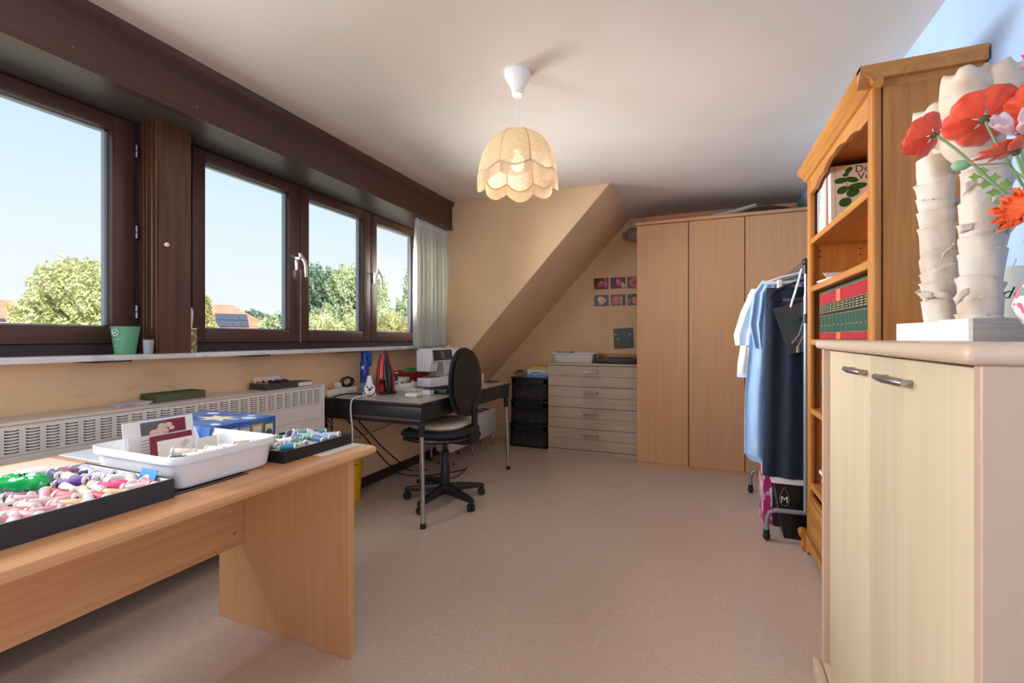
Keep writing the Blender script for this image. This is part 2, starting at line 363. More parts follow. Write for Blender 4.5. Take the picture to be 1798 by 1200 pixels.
window(2, -0.088, 0.586, -0.015, 0.513, 'brown framed window beside the camera')
w1 = window(3, 0.586, 1.259, 0.66, 1.174, 'large brown framed window left of the mahogany pillar', 1.264)
part(w1, 'frame_post', MB().box(-2.375, -2.46, 1.2605, 1.345, 1.050, 2.098), FRAME_D)
w2 = window(4, 1.512, 2.184, 1.579, 2.109, 'brown framed window right of the pillar, looking out on a solar roof')
part(w2, 'frame_post', MB().box(-2.375, -2.46, 1.345, 1.511, 1.050, 2.098), FRAME_D)
w3 = window(5, 2.187, 2.862, 2.257, 2.778, 'middle brown framed window with trees behind it')
w4 = window(6, 2.864, 3.53, 2.937, 3.446, 'brown framed window beside the curtain')
part(w4, 'frame_post', MB().box(-2.375, -2.46, 3.531, 3.60, 1.050, 2.098), FRAME_D)
part(w2, 'cover_strip', MB().box(-2.358, -2.362, 2.1845, 2.1875, 1.09, 1.56), mat('pale_strip', srgb(200, 190, 186), 0.4))
def handle(t, y, z):
    mb = MB().rbox(-2.352, -2.36, y-0.014, y+0.014, z-0.075, z+0.01, 0.003)
    mb.cyl((-2.352, y, z), (-2.318, y, z), 0.008, None, 10)
    pts = [(-2.318, y-0.004, z+0.030), (-2.314, y+0.004, z+0.012), (-2.308, y+0.026, z-0.016), (-2.306, y+0.034, z-0.050), (-2.306, y+0.036, z-0.115)]
    mb.tube(pts, [0.008, 0.010, 0.0095, 0.009, 0.008], 8)
    part(t, 'handle', mb, mat('polished_aluminium', srgb(186, 184, 184), 0.38, 1.0))
handle(w2, 2.147, 1.625); handle(w4, 2.895, 1.625)
# invented window added in the blue wall to hold the fill lamp
t = thing('window_7', 'added window in the blue wall behind the camera', 'window', (XR+0.06, -1.1, 0.87), kind='structure')
for a in ((-1.7, -1.64, 0.87, 2.03), (-0.56, -0.5, 0.87, 2.03), (-1.64, -0.56, 0.87, 0.93), (-1.64, -0.56, 1.97, 2.03)):
    part(t, 'sash_rail', MB().rbox(XR+0.03, XR+0.09, a[0], a[1], a[2], a[3], 0.004), SASH_Z)
part(t, 'pane', MB().box(XR+0.058, XR+0.062, -1.64, -0.56, 0.93, 1.97), GLASS)

# ================================================================== OUTSIDE
struct('ground', MB().box(-140, -6, -60, 140, -3.5, -3.2), varied('lawn', srgb(150, 150, 128), srgb(170, 166, 146), (0.3, 0.3, 0.3), 0.9), 'lawn and gardens below the house', 'ground')
def leafmat(name, a, b, tr):
    if name in MATS: return MATS[name]
    m = varied(name, a, b, (1.3, 1.3, 1.3), 0.6, 6, 0, lo=0.4, hi=0.6)
    n, l, bs = nodes(m); t = n.new('ShaderNodeBsdfTranslucent'); t.inputs[0].default_value = tr
    mx = n.new('ShaderNodeMixShader'); mx.inputs[0].default_value = 0.35; out = [x for x in n if x.type == 'OUTPUT_MATERIAL'][0]
    l.new(bs.outputs[0], mx.inputs[1]); l.new(t.outputs[0], mx.inputs[2]); l.new(mx.outputs[0], out.inputs[0]); return m
YELLOWLEAF = leafmat('yellow_green_leaves', srgb(214, 214, 172), srgb(160, 166, 112), srgb(220, 218, 172))
LIGHTLEAF = leafmat('light_green_leaves', srgb(190, 200, 164), srgb(130, 146, 108), srgb(200, 210, 168))
DARKLEAF = leafmat('dark_green_leaves', srgb(134, 152, 132), srgb(84, 106, 90), srgb(146, 166, 132))
OLIVELEAF = leafmat('olive_leaves', srgb(196, 190, 140), srgb(140, 140, 92), srgb(215, 210, 150))
def tree(label, base, blobs, m, leaf, n, trunk=0.14):
    t = thing('tree', label, 'tree', base)
    rnd = random.Random(hash(label) % 1000 if False else len(label)*31+int(abs(base[0])*10)); mb = MB(); vol = sum(b[3]*b[4]*b[5] for b in blobs)
    for (cx, cy, cz, rx, ry, rz) in blobs:
        k = int(n*rx*ry*rz/vol)
        for _ in range(k):
            while True:
                p = Vector((rnd.uniform(-1, 1), rnd.uniform(-1, 1), rnd.uniform(-1, 1)))
                if 0.15 < p.length < 1: break
            q = p.length; p = p/q*(q**0.45)*(0.86+0.2*math.sin(p.x*9+p.z*7+cx)*math.cos(p.y*8))
            c = Vector((cx+p.x*rx, cy+p.y*ry, cz+p.z*rz)); s = leaf*rnd.uniform(0.6, 1.3)
            a = Vector((rnd.gauss(0, 1), rnd.gauss(0, 1), rnd.gauss(0, 1))).normalized(); b = a.orthogonal().normalized()*s*0.5; a = a*s
            mb.raw([c-a, c+b-a*0.1, c+a, c-b-a*0.1], [(0, 1, 2, 3)])
    part(t, 'foliage', mb, m, 0, kind='stuff')
    tb = MB(); top = max(b[2] for b in blobs)
    tb.tube([base, (base[0]+0.1, base[1], (base[2]+top)/2), (blobs[0][0], blobs[0][1], top)], [trunk, trunk*0.7, trunk*0.2], 8)
    for (cx, cy, cz, rx, ry, rz) in blobs[:6]: tb.tube([(base[0]+0.1, base[1], (base[2]+top)/2-0.4), ((cx+base[0])/2, (cy+base[1])/2, cz-rz*0.5), (cx, cy, cz+rz*0.3)], [trunk*0.5, trunk*0.3, trunk*0.1], 6)
    part(t, 'trunk', tb, mat('tree_bark', srgb(96, 80, 66), 0.8))
tree('bushy yellow green tree outside the large left window', (-28.0, 12.4, -3.2), [(-27.9, 12.4, 3.4, 1.7, 1.7, 1.7), (-29.2, 11.9, 2.2, 1.6, 1.4, 1.3), (-26.6, 12.9, 2.9, 1.4, 1.4, 1.9), (-28.4, 12.2, 1.0, 2.5, 2.0, 1.6), (-26.0, 13.1, 0.8, 1.6, 1.6, 1.8), (-30.2, 11.5, 0.8, 1.2, 1.2, 1.2)], YELLOWLEAF, 0.095, 42000)
tree('slim olive tree at the left edge of the solar roof', (-30.3, 20.0, -3.2), [(-30.3, 20.0, 2.7, 0.7, 0.7, 1.6), (-30.0, 20.15, 1.4, 0.75, 0.75, 1.1)], OLIVELEAF, 0.15, 2500)
tree('dark round tree on the skyline right of the solar roof', (-54.3, 42.6, -3.2), [(-54.4, 42.5, 3.0, 1.6, 1.6, 1.9), (-52.6, 43.3, 2.6, 1.5, 1.5, 1.7), (-56, 42, 2, 1.2, 1.2, 1.2)], DARKLEAF, 0.35, 2600)
tree('small green tree at the right edge of the solar roof window', (-22.6, 21.0, -3.2), [(-22.9, 20.9, 3.4, 0.7, 0.7, 1.7), (-23.7, 20.3, 1.6, 1.3, 1.1, 1.1), (-21.9, 21.5, 1.8, 1.2, 1.1, 1.6)], LIGHTLEAF, 0.15, 4200)
tree('tall dark green tree seen in the middle window', (-19.0, 19.2, -3.2), [(-20.2, 19.7, 3.6, 0.9, 0.9, 1.9), (-18.3, 18.7, 3.4, 1.2, 1.0, 1.5), (-19.2, 19.2, 1.4, 2.2, 1.8, 1.8)], DARKLEAF, 0.10, 18000)
tree('bright bushy tree filling the middle window', (-13.7, 15.6, -3.2), [(-14.2, 15.7, 3.2, 0.95, 0.95, 1.2), (-13.2, 16.1, 3.0, 0.8, 0.8, 1.3), (-14.6, 15.2, 1.5, 1.2, 1.1, 1.2), (-12.9, 16.0, 1.3, 1.4, 1.2, 1.5)], LIGHTLEAF, 0.07, 30000)
tree('low leafy shrub tree in front of the bushy tree', (-12.4, 12.5, -3.2), [(-12.3, 12.3, 1.0, 1.1, 1.0, 1.1), (-11.3, 13.1, 1.1, 1.0, 1.0, 1.0), (-13.2, 11.9, 0.6, 0.9, 0.9, 1.0)], YELLOWLEAF, 0.06, 15000)
tree('pointed tree seen beside the curtain', (-14.1, 20.2, -3.2), [(-14.0, 20.2, 3.7, 0.45, 0.45, 1.5), (-14.0, 20.2, 2.0, 1.1, 1.0, 1.7), (-13.6, 20.5, 0.6, 1.8, 1.5, 1.4)], LIGHTLEAF, 0.09, 14000)
tree('olive shrub tree below the window beside the curtain', (-8.8, 11.6, -3.2), [(-8.9, 11.5, 1.25, 0.55, 0.55, 0.8), (-8.3, 12.0, 1.1, 0.6, 0.6, 0.7)], OLIVELEAF, 0.055, 6000)
ROOF = varied('red_roof_tiles', srgb(206, 128, 108), srgb(188, 106, 86), (1.5, 1.5, 5), 0.8)
BRICK = mat('pinkish_brick_wall', srgb(214, 170, 144), 0.8)
def house(label, c, hx, hy, ze, zr, rl, rot):
    """hipped house: half sizes hx, hy, eaves ze, ridge zr, ridge half length rl"""
    t = thing('house', label, 'house', (c[0], c[1], -3.2), R(rot))
    zE = ze+3.2; zR = zr+3.2
    part(t, 'wall', MB().box(-hx, hx, -hy, hy, 0, zE), BRICK, local=True)
    e = 0.35
    vs_ = [(-hx-e, -hy-e, zE-0.1), (hx+e, -hy-e, zE-0.1), (hx+e, hy+e, zE-0.1), (-hx-e, hy+e, zE-0.1), (-rl, 0, zR), (rl, 0, zR)]
    part(t, 'roof', MB().raw(vs_, [(0,1,5,4), (1,2,5), (2,3,4,5), (3,0,4), (0,3,2,1)]), ROOF, 0, local=True)
    return t, (hx, hy, zE, zR, rl, e)
h, (hx, hy, zE, zR, rl, e) = house('red roofed house carrying dark solar panels', (-38.8, 27.6), 4.2, 3.4, 1.2, 4.05, 0.7, 60)
# solar panels on the roof side facing the room
sl = Vector((0, hy+e, zR-zE+0.1)).normalized(); nrm = Vector((0, -(zR-zE+0.1), hy+e)).normalized()
for row in range(2):
    for col in range(4):
        o_ = Vector((-0.5+col*0.60, -hy-e, zE-0.1)) + sl*(1.9+row*0.95) + nrm*0.08
        a = Vector((0.29, 0, 0)); b = sl*0.44; n3 = nrm*0.04
        q = [o_-a-b, o_+a-b, o_+a+b, o_-a+b]
        part(h, 'solar_panel', MB().raw(q+[p+n3 for p in q], [(0,3,2,1), (4,5,6,7), (0,1,5,4), (1,2,6,5), (2,3,7,6), (3,0,4,7)]), mat('solar_cells', srgb(64, 70, 84), 0.3), 0, local=True)
h2, q = house('low red roofed house behind the small green tree', (-43.5, 36.0), 6.0, 3.0, 1.4, 2.75, 3.6, 50)
part(h2, 'chimney', MB().box(-0.4, 0.3, -0.3, 0.3, q[3]-0.6, q[3]+0.7), BRICK, local=True)
h3, q = house('pink roofed house at the far left edge of the view', (-64.0, 22.0), 7.0, 4.0, 1.5, 4.9, 4.5, 71)
part(h3, 'skylight', MB().box(0.3, 1.2, -2.8, -2.2, q[2]+1.1, q[2]+1.5), mat('solar_cells', srgb(64, 70, 84), 0.3), local=True)
# ================================================================== LARGE FURNITURE
# ---- wardrobe
t = thing('wardrobe', 'tall three-door beech wardrobe against the end wall', 'wardrobe', (0.14, 4.41, 0))
part(t, 'body', MB().box(-0.50, 0.785, 4.142, 4.70, 0.0, 2.108), BEECH_Z)
part(t, 'crown', MB().rbox(-0.515, 0.80, 4.10, 4.70, 2.108, 2.134, 0.006), wood('beech_crosswise', srgb(206, 152, 104), srgb(222, 170, 124), 'x', 0.42, 45, 1.2))
xs = (-0.50, -0.0757, 0.3496, 0.785)
for i in range(3):
    d = part(t, 'door', MB().rbox(xs[i]+0.0038*(i > 0), xs[i+1]-0.0038*(i < 2), 4.12, 4.14, 0.035, 2.104, 0.002, 1), BEECH_Z)
    if i == 1: part(d, 'lock', MB().cyl((-0.02, 4.12, 0.955), (-0.02, 4.114, 0.955), 0.009, None, 12).box(-0.024, -0.016, 4.092, 4.114, 0.953, 0.957), mat('brass', srgb(180, 150, 90), 0.3, 1.0))
    if i < 2: part(d, 'gap_shade', MB().box(xs[i+1]-0.0036, xs[i+1]+0.0036, 4.1225, 4.1395, 0.035, 2.104), DARK_SLOT)  # dark strip paints the shade in the gap between wardrobe doors
part(t, 'plinth', MB().box(-0.498, 0.783, 4.128, 4.141, 0.0, 0.033), BEECH_Z)
# ---- dresser
t = thing('chest_of_drawers', 'grey oak chest of four drawers beside the wardrobe', 'dresser', (-0.95, 4.53, 0))
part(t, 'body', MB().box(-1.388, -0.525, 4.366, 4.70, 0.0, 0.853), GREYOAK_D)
part(t, 'top', MB().rbox(-1.395, -0.518, 4.338, 4.705, 0.853, 0.873, 0.003), GREYOAK_X)
part(t, 'plinth', MB().box(-1.388, -0.525, 4.348, 4.366, 0.0, 0.028), GREYOAK_X)
for i in range(4):
    z1 = 0.848-i*0.2045; z0 = z1-0.200
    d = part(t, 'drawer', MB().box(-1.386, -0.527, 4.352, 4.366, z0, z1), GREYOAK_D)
    part(d, 'board', MB().rbox(-1.388, -0.525, 4.345, 4.353, z0, z0+0.0985, 0.0015, 1), GREYOAK_X)
    part(d, 'board', MB().rbox(-1.388, -0.525, 4.345, 4.353, z0+0.1015, z1, 0.0015, 1), GREYOAK_X)
    zc = z1-0.055; hb = MB()
    hb.tube([(-1.03+0.0, 4.345, zc), (-1.025, 4.325, zc), (-0.96, 4.318, zc), (-0.895, 4.325, zc), (-0.89, 4.345, zc)], [0.006, 0.0085, 0.0065, 0.0085, 0.006], 8)
    part(d, 'handle', hb, STEEL)
# ---- work table in the foreground
t = thing('work_table', 'long beech work table with a panel end in the left foreground', 'table', (-1.5, 0.5, 0))
rb = 0.014
prof = [(-1.92, 0.710), (-1.09+0.02, 0.710), (-1.055, 0.716), (-1.050, 0.726), (-1.055, 0.736), (-1.07, 0.740), (-1.92, 0.740)]
part(t, 'top', MB().prism(prof, 'y', -0.75, 1.305), wood('beech_top', srgb(200, 144, 98), srgb(214, 162, 116), 'y', 0.28, 45, 1.5))
part(t, 'end_panel', MB().rbox(-1.79, -1.125, 1.252, 1.278, 0, 0.710, 0.002, 1), BEECH_Z)
part(t, 'end_panel', MB().rbox(-1.79, -1.125, -0.70, -0.674, 0, 0.710, 0.002, 1), BEECH_Z)
part(t, 'modesty_panel', MB().rbox(-1.668, -1.65, -0.674, 1.252, 0.315, 0.709, 0.002, 1), BEECH_Y)
part(t, 'screw_cap', MB().cyl((-1.65, 1.215, 0.37), (-1.648, 1.215, 0.37), 0.006, None, 10), STEEL)
# ---- convector radiator
t = thing('radiator', 'long cream convector radiator with rows of louvres under the window', 'radiator', (-2.22, 1.0, 0))
RX = -2.12
part(t, 'casing', MB().box(-2.325, RX-0.004, -0.60, 2.128, 0.09, 0.826), CREAM_M)
part(t, 'top_cover', MB().rbox(-2.325, RX+0.002, -0.60, 2.128, 0.826, 0.834, 0.002, 1), mat('warm_grey_enamel', srgb(206, 196, 190), 0.4))
part(t, 'end_cover', MB().rbox(-2.325, RX+0.003, 2.128, 2.145, 0.06, 0.836, 0.003), CREAM_M)
part(t, 'grille_panel', MB().rbox(RX-0.004, RX, -0.60, 2.122, 0.7235, 0.824, 0.0015, 1), CREAM_M)
part(t, 'front_panel', MB().rbox(RX-0.004, RX, -0.60, 2.122, 0.6365, 0.7205, 0.0015, 1), CREAM_M)
part(t, 'front_panel', MB().rbox(RX-0.004, RX, -0.60, 2.122, 0.09, 0.6335, 0.0015, 1), CREAM_M)
lv = MB(); W = 0.0185
lv.m(0).surf(lambda u, v: (0.0005+0.0042*math.sin(PI*(u*0.92+0.04))**0.5*v, (u-0.5)*2*W, 0.0032-0.0052*v*math.sin(PI*(u*0.92+0.04))**0.4), 9, 3)
lv.m(1).box(0.0003, 0.0008, -W*0.94, W*0.94, -0.0052, 0.0006)
lme = lv.mesh('louvre', [CREAM_M, DARK_SLOT]); rl_ = Vector(t.location)
yy = 2.085
while yy > 0.58:
    for k in range(8):
        inst(t, 'louvre', lme, Vector((RX, yy, 0.8125-k*0.0104))-rl_)
    yy -= 0.0525
# ---- desk
t = thing('desk', 'dark desk with grey top and chrome legs beside the office chair', 'desk', (-1.9, 2.93, 0))
DX0, DX1, DY0, DY1, DZ = -2.30, -1.497, 2.262, 3.61, 0.74
part(t, 'top', MB().box(DX0, DX1, DY0, DY1, DZ-0.004, DZ), varied('grey_brown_laminate', srgb(170, 152, 144), srgb(184, 168, 160), (14, 14, 14), 0.3))
part(t, 'top_edge', MB().rbox(DX0-0.003, DX1+0.003, DY0-0.003, DY1+0.003, DZ-0.028, DZ-0.0035, 0.004), BLACK_PL)
for a in ((DX0+0.005, DX1-0.004, DY0+0.004, DY0+0.026, 0.605), (DX0+0.005, DX1-0.004, DY1-0.026, DY1-0.004, 0.605), (DX1-0.026, DX1-0.006, DY0+0.026, DY1-0.026, 0.625), (DX0+0.006, DX0+0.026, DY0+0.026, DY1-0.026, 0.625)):
    part(t, 'apron', MB().rbox(*a, 0.711, 0.004), BLACK_PL)
part(t, 'reflection_stripe', MB().box(DX0+0.30, DX1-0.01, DY0+0.0015, DY0+0.0045, 0.628, 0.640), mat('plum_reflection', srgb(92, 66, 74), 0.4))  # plum strip paints the purplish reflection along the near apron
for x, y, dx, dy in ((DX1-0.02, DY0+0.03, 0.018, -0.012), (DX1-0.02, DY1-0.04, 0.018, 0.01), (DX0+0.04, DY0+0.03, -0.01, -0.005), (DX0+0.04, DY1-0.04, -0.01, 0.01)):
    lg = part(t, 'leg', MB().tube([(x, y, 0.57), (x+dx, y+dy, 0.02)], 0.0145, 14), CHROME)
    part(lg, 'socket', MB().tube([(x, y, 0.712), (x, y, 0.62), (x+dx*0.06, y+dy*0.06, 0.535)], [0.022, 0.021, 0.0175], 14), BLACK_PL)
    part(lg, 'foot', MB().tube([(x+dx, y+dy, 0.03), (x+dx, y+dy, 0.0)], [0.0165, 0.0185], 14), RUBBER)
# ---- office chair
CX, CY = -1.61, 2.72
t = thing('office_chair', 'black office chair with cream seat cushion pulled up to the desk', 'chair', (CX, CY, 0))
hub = MB().lathe([(0.05, 0.065), (0.052, 0.10), (0.036, 0.125), (0.030, 0.128)], (CX, CY, 0), 18)
part(t, 'hub', hub, BLACK_PL)
part(t, 'column', MB().lathe([(0.031, 0.12), (0.030, 0.26), (0.026, 0.27), (0.026, 0.345), (0.017, 0.35), (0.017, 0.44)], (CX, CY, 0), 16), BLACK_PL)
for a in (-22, 50, 122, 194, 266):
    c, s = math.cos(R(a)), math.sin(R(a)); px_ = lambda r, o_=0: (CX+c*r-s*o_, CY+s*r+c*o_)
    secs = []
    for r, wd, z0, z1 in ((0.02, 0.030, 0.064, 0.122), (0.12, 0.026, 0.066, 0.110), (0.255, 0.022, 0.062, 0.088), (0.285, 0.018, 0.058, 0.082)):
        p = px_(r, -wd); q = px_(r, wd); p2 = px_(r, -wd*0.65); q2 = px_(r, wd*0.65)
        secs.append([(p[0], p[1], z0), (q[0], q[1], z0), (q[0], q[1], (z0+z1)/2), (q2[0], q2[1], z1), (p2[0], p2[1], z1), (p[0], p[1], (z0+z1)/2)])
    vs_ = [p for sct in secs for p in sct]; fs = []
    for i in range(3):
        for k in range(6): fs.append((i*6+k, i*6+(k+1) % 6, (i+1)*6+(k+1) % 6, (i+1)*6+k))
    fs += [tuple(range(5, -1, -1)), tuple(range(18, 24))]
    lg = part(t, 'leg', MB().raw(vs_, fs), BLACK_PL)
    ca = R(a+70); ax = Vector((math.cos(ca), math.sin(ca), 0)); cp = Vector((*px_(0.272), 0.0))
    cm = MB().cyl(cp+Vector((0, 0, 0.04)), cp+Vector((0, 0, 0.07)), 0.008, None, 8)
    Mx = ax.to_track_quat('Z', 'Y').to_matrix()
    for sg in (-1, 1): cm.lathe([(0.004, -0.008), (0.022, -0.0085), (0.0255, -0.004), (0.0255, 0.004), (0.020, 0.0085), (0.004, 0.008)], cp+ax*0.013*sg+Vector((0, 0, 0.0255)), 16, Mx)
    part(lg, 'caster', cm, RUBBER)
def pad(cx, cy, hx, hy, z0, z1, e=2.6, n=40, lip=0.0):
    mb = MB(); prof = [(0.0, 0.02), (0.0, 0.80), (0.12, 0.94), (0.4, 1.0), (0.75, 0.98), (0.95, 0.90), (1.0, 0.70), (1.0, 0.02)]
    def P(u, v):
        i = v*(len(prof)-1); k = int(round(i)); h_, s_ = prof[k]; th = 2*PI*u; c_, n2 = math.cos(th), math.sin(th)
        q = (abs(c_)**e+abs(n2)**e)**(-1/e); x = cx+hx*s_*q*c_; y = cy+hy*s_*q*n2
        return (x, y, z0+(z1-z0)*h_-lip*max(0, (cx-hx*0.45-x)/hx)**2)
    return mb.surf(P, n, len(prof), cu=True)
part(t, 'seat_shell', pad(CX-0.045, CY, 0.235, 0.225, 0.432, 0.470, lip=0.10), BLACK_PL)
part(t, 'seat', pad(CX-0.045, CY, 0.245, 0.235, 0.462, 0.520, lip=0.12), varied('black_upholstery', srgb(30, 31, 35), srgb(40, 41, 46), (300, 300, 300), 0.75))
part(t, 'seat_cushion', pad(CX-0.03, CY, 0.19, 0.20, 0.512, 0.558, 3.0, lip=0.05), varied('cream_cotton', srgb(226, 214, 194), srgb(206, 192, 170), (9, 9, 9), 0.8, 4, 0.4), label='cream cotton cushion')
def back_pt(u, v, off=0.0, grow=1.0):
    """u across (y), v up; outline narrowing towards the top"""
    th = 2*PI*u; c_, s_ = math.cos(th), math.sin(th); e = 2.7
    q = (abs(c_)**e+abs(s_)**e)**(-1/e); yy = q*c_*v; zz = q*s_*v
    wd = 0.215*(1-0.20*max(0, zz)**1.5-0.10*max(0, -zz)**2); hz = 0.225
    return yy*wd*grow, zz*hz*grow
def back_surface(x_of, grow=1.0, nr=9, n=44):
    mb = MB()
    def P(u, v):
        y, z = back_pt(u, 0.001+0.999*v, 0, grow); return (x_of(v, z)+0.10*(z+0.1)*0.35, CY-0.02+y, 0.830+z)
    return mb.surf(P, n, nr, cu=True)
BX = -1.452
part(t, 'backrest', back_surface(lambda v, z: BX-0.032*(1-v**5)-0.02*z/0.3).add(back_surface(lambda v, z: BX+0.026*(1-v**6)-0.02*z/0.3)), mat('black_leatherette', srgb(27, 28, 32), 0.5), 60)
part(t, 'back_shell', back_surface(lambda v, z: BX+0.030+0.010*(1-v**8)-0.02*z/0.3, 0.93), mat('black_shell', srgb(24, 25, 28), 0.38), 60)
rid = [];
for i in range(9):
    a_ = R(-80+i*14); rid.append((BX+0.043, CY+0.03+0.080*math.cos(a_), 0.73+0.085*math.sin(a_)))
part(t, 'shell_ridge', MB().tube(rid, 0.006, 6), mat('black_shell', srgb(24, 25, 28), 0.38))
mb = MB().rbox(BX+0.030, BX+0.060, CY+0.02, CY+0.075, 0.48, 0.70, 0.010).rbox(BX-0.04, BX+0.066, CY-0.01, CY+0.10, 0.40, 0.53, 0.022)
mb.cyl((BX+0.03, CY+0.08, 0.452), (BX+0.03, CY+0.13, 0.452), 0.022, None, 12).cyl((BX+0.03, CY+0.06, 0.56), (BX+0.03, CY+0.085, 0.56), 0.014, None, 10)
part(t, 'back_bracket', mb, BLACK_PL)
part(t, 'mechanism', MB().rbox(CX-0.08, BX+0.02, CY-0.04, CY+0.04, 0.405, 0.435, 0.008).tube([(CX, CY+0.04, 0.42), (CX+0.02, CY+0.18, 0.425)], 0.006, 8), BLACK_PL)
part(t, 'base_tray', MB().rbox(CX-0.235, CX-0.09, CY+0.0, CY+0.12, 0.092, 0.118, 0.006), BLACK_PL)

# ---- bookcase
BF, BY0, BY1 = 0.535, 1.852, 2.832
t = thing('bookcase', 'honey oak bookcase with a scalloped top against the blue wall', 'bookcase', (0.68, 2.34, 0))
XB = 0.812
sp = part(t, 'side_panel', MB().box(BF+0.03, XB, BY0+0.004, BY0+0.022, 0.05, 1.965), OAK_Z)
part(t, 'side_panel', MB().box(BF+0.02, XB, BY1-0.022, BY1-0.002, 0.05, 1.965), OAK_Z)
part(t, 'back_panel', MB().box(XB-0.006, XB, BY0+0.022, BY1-0.022, 0.05, 1.965), OAK_Z)
for y0, y1 in ((BY0, BY0+0.05), (BY1-0.05, BY1)):
    part(t, 'stile', MB().rbox(BF, BF+0.026, y0, y1, 0.06, 1.965, 0.005).rbox(BF+0.004, BF+0.022, y0-0.003, y0+0.006, 0.10, 1.96, 0.003), OAK_Z)
# scalloped head board
hb_ = [(BY0+0.05, 1.965)]
hb_ = [(BY0+0.05, 1.965), (BY1-0.05, 1.965)]
ys = BY1-0.05; yl = BY0+0.05; N = 40
for i in range(N+1):
    f_ = i/N; y = ys+(yl-ys)*f_; m_ = abs(f_-0.5)*2
    z = 1.855+0.060*(1-m_**1.2)+0.012*abs(math.sin(m_*PI*2.5))
    hb_.append((y, z))
part(t, 'head_board', MB().prism(hb_, 'x', BF+0.004, BF+0.022), OAK_Y)
cor = [(BF+0.02, 1.945), (BF-0.006, 1.955), (BF-0.016, 1.972), (BF-0.034, 1.985), (BF-0.042, 2.000), (BF-0.042, 2.012), (XB, 2.012), (XB, 1.965), (BF+0.02, 1.965)]
part(t, 'cornice', MB().prism(cor, 'y', BY0-0.035, BY1+0.022), OAK_Y)
part(t, 'cornice_side', MB().prism([(BY0+0.004, 1.950), (BY0-0.012, 1.965), (BY0-0.030, 1.985), (BY0-0.036, 2.000), (BY0-0.036, 2.0125), (BY0+0.004, 2.0125)], 'x', BF-0.042, XB), OAK_X)
SH = (1.635, 1.388, 1.113, 0.755, 0.365)
for z in SH:
    part(t, 'shelf', MB().rbox(BF+0.006, XB-0.006, BY0+0.022, BY1-0.022, z-0.028, z, 0.003, 1), OAK_Y)
part(t, 'lower_rail', MB().rbox(BF+0.002, BF+0.024, BY0+0.05, BY1-0.05, 0.10, 0.30, 0.003), OAK_Y)
for z0, z1 in ((0.115, 0.20), (0.205, 0.29)):
    part(t, 'drawer_front', MB().rbox(BF-0.012, BF+0.002, BY0+0.055, BY1-0.055, z0, z1, 0.004), OAK_Y)
sk = [(BY0-0.01, 0.0), (BY0-0.01, 0.09), (BY1+0.01, 0.09), (BY1+0.01, 0.0), (BY1-0.07, 0.0), (BY1-0.10, 0.03), (BY1-0.20, 0.045), (BY0+0.2, 0.045), (BY0+0.10, 0.03), (BY0+0.07, 0.0)]
part(t, 'plinth', MB().prism(sk, 'x', BF-0.014, BF+0.010), OAK_Y)
for y in (BY1+0.002, BY0-0.012):
    ft = [(BF-0.014, 0.0), (BF-0.030, 0.004), (BF-0.034, 0.020), (BF-0.024, 0.034), (BF-0.026, 0.06), (BF-0.040, 0.075), (BF-0.042, 0.094), (BF-0.030, 0.108), (BF-0.012, 0.108), (BF+0.02, 0.09), (BF+0.02, 0.0)]
    part(t, 'scroll_foot', MB().prism(ft, 'y', y-0.05, y+0.012), OAK_Z)
peg = MB().cyl((0, -0.001, 0), (0, -0.003, 0), 0.0045, None, 8).mesh('peg_hole', DARK_SLOT); tl = Vector(t.location)
for x in (BF+0.05, XB-0.05):
    for z in (1.575, 1.545, 1.335, 1.305): inst(t, 'peg_hole', peg, Vector((x, BY1-0.022, z))-tl)
# ---- cream cabinet in the right foreground (turned a little)
CAB = thing('cabinet', 'cream two-door cabinet in the right foreground', 'cabinet', (0.372, 1.752, 0), R(-2.65))
L = 1.008; D = 0.40   # local: y runs from 0 to -L towards the camera, x into the room wall
part(CAB, 'top', MB().rbox(-0.018, D, -L-0.008, 0.008, 1.086, 1.113, 0.0115, 4), MAPLE_E, local=True)
part(CAB, 'side_panel', MB().rbox(0.0, D-0.01, -L, -L+0.019, 0.0, 1.086, 0.002, 1), MAPLE_SHADE, local=True)
part(CAB, 'side_panel', MB().rbox(0.0, D-0.01, -0.019, 0.0, 0.0, 1.086, 0.002, 1), MAPLE_SHADE, local=True)
part(CAB, 'body', MB().box(0.040, D-0.012, -L+0.019, -0.019, 0.075, 1.085), MAPLE_SHADE, local=True)
dr = part(CAB, 'door', MB().rbox(0.018, 0.038, -0.461, -0.022, 0.078, 1.080, 0.0025), MAPLE_Z, local=True)
dl = part(CAB, 'door', MB().rbox(0.016, 0.038, -L+0.021, -0.467, 0.078, 1.080, 0.0025), MAPLE_Z, local=True)
part(CAB, 'plinth', MB().rbox(-0.024, -0.001, -L, 0.012, 0.0, 0.072, 0.006, 2), MAPLE_E, local=True)
part(CAB, 'plinth', MB().box(0.0, 0.039, -L+0.0195, -0.0195, 0.0, 0.0775), MAPLE_E, local=True)
part(CAB, 'door_gap_shade', MB().box(0.034, 0.0395, -0.472, -0.456, 0.079, 1.084), DARK_SLOT, local=True)  # strip darkened to stand for shade between the two doors
for d_, y0, y1, xo in ((dr, -0.312, -0.450, 0.018), (dl, -0.585, -0.740, 0.016)):
    hb = MB().tube([(xo-0.012, y0, 1.041), (xo-0.022, y0-0.014, 1.0405), (xo-0.026, (y0+y1)/2, 1.040), (xo-0.020, y1+0.01, 1.0395), (xo-0.016, y1, 1.039)], [0.003, 0.0065, 0.0075, 0.007, 0.0055], 12)
    for yy in (y0-0.012, y1+0.012): hb.cyl((xo, yy, 1.041), (xo-0.02, yy, 1.0405), 0.004, None, 8)
    part(d_, 'handle', hb, STEEL, local=True)
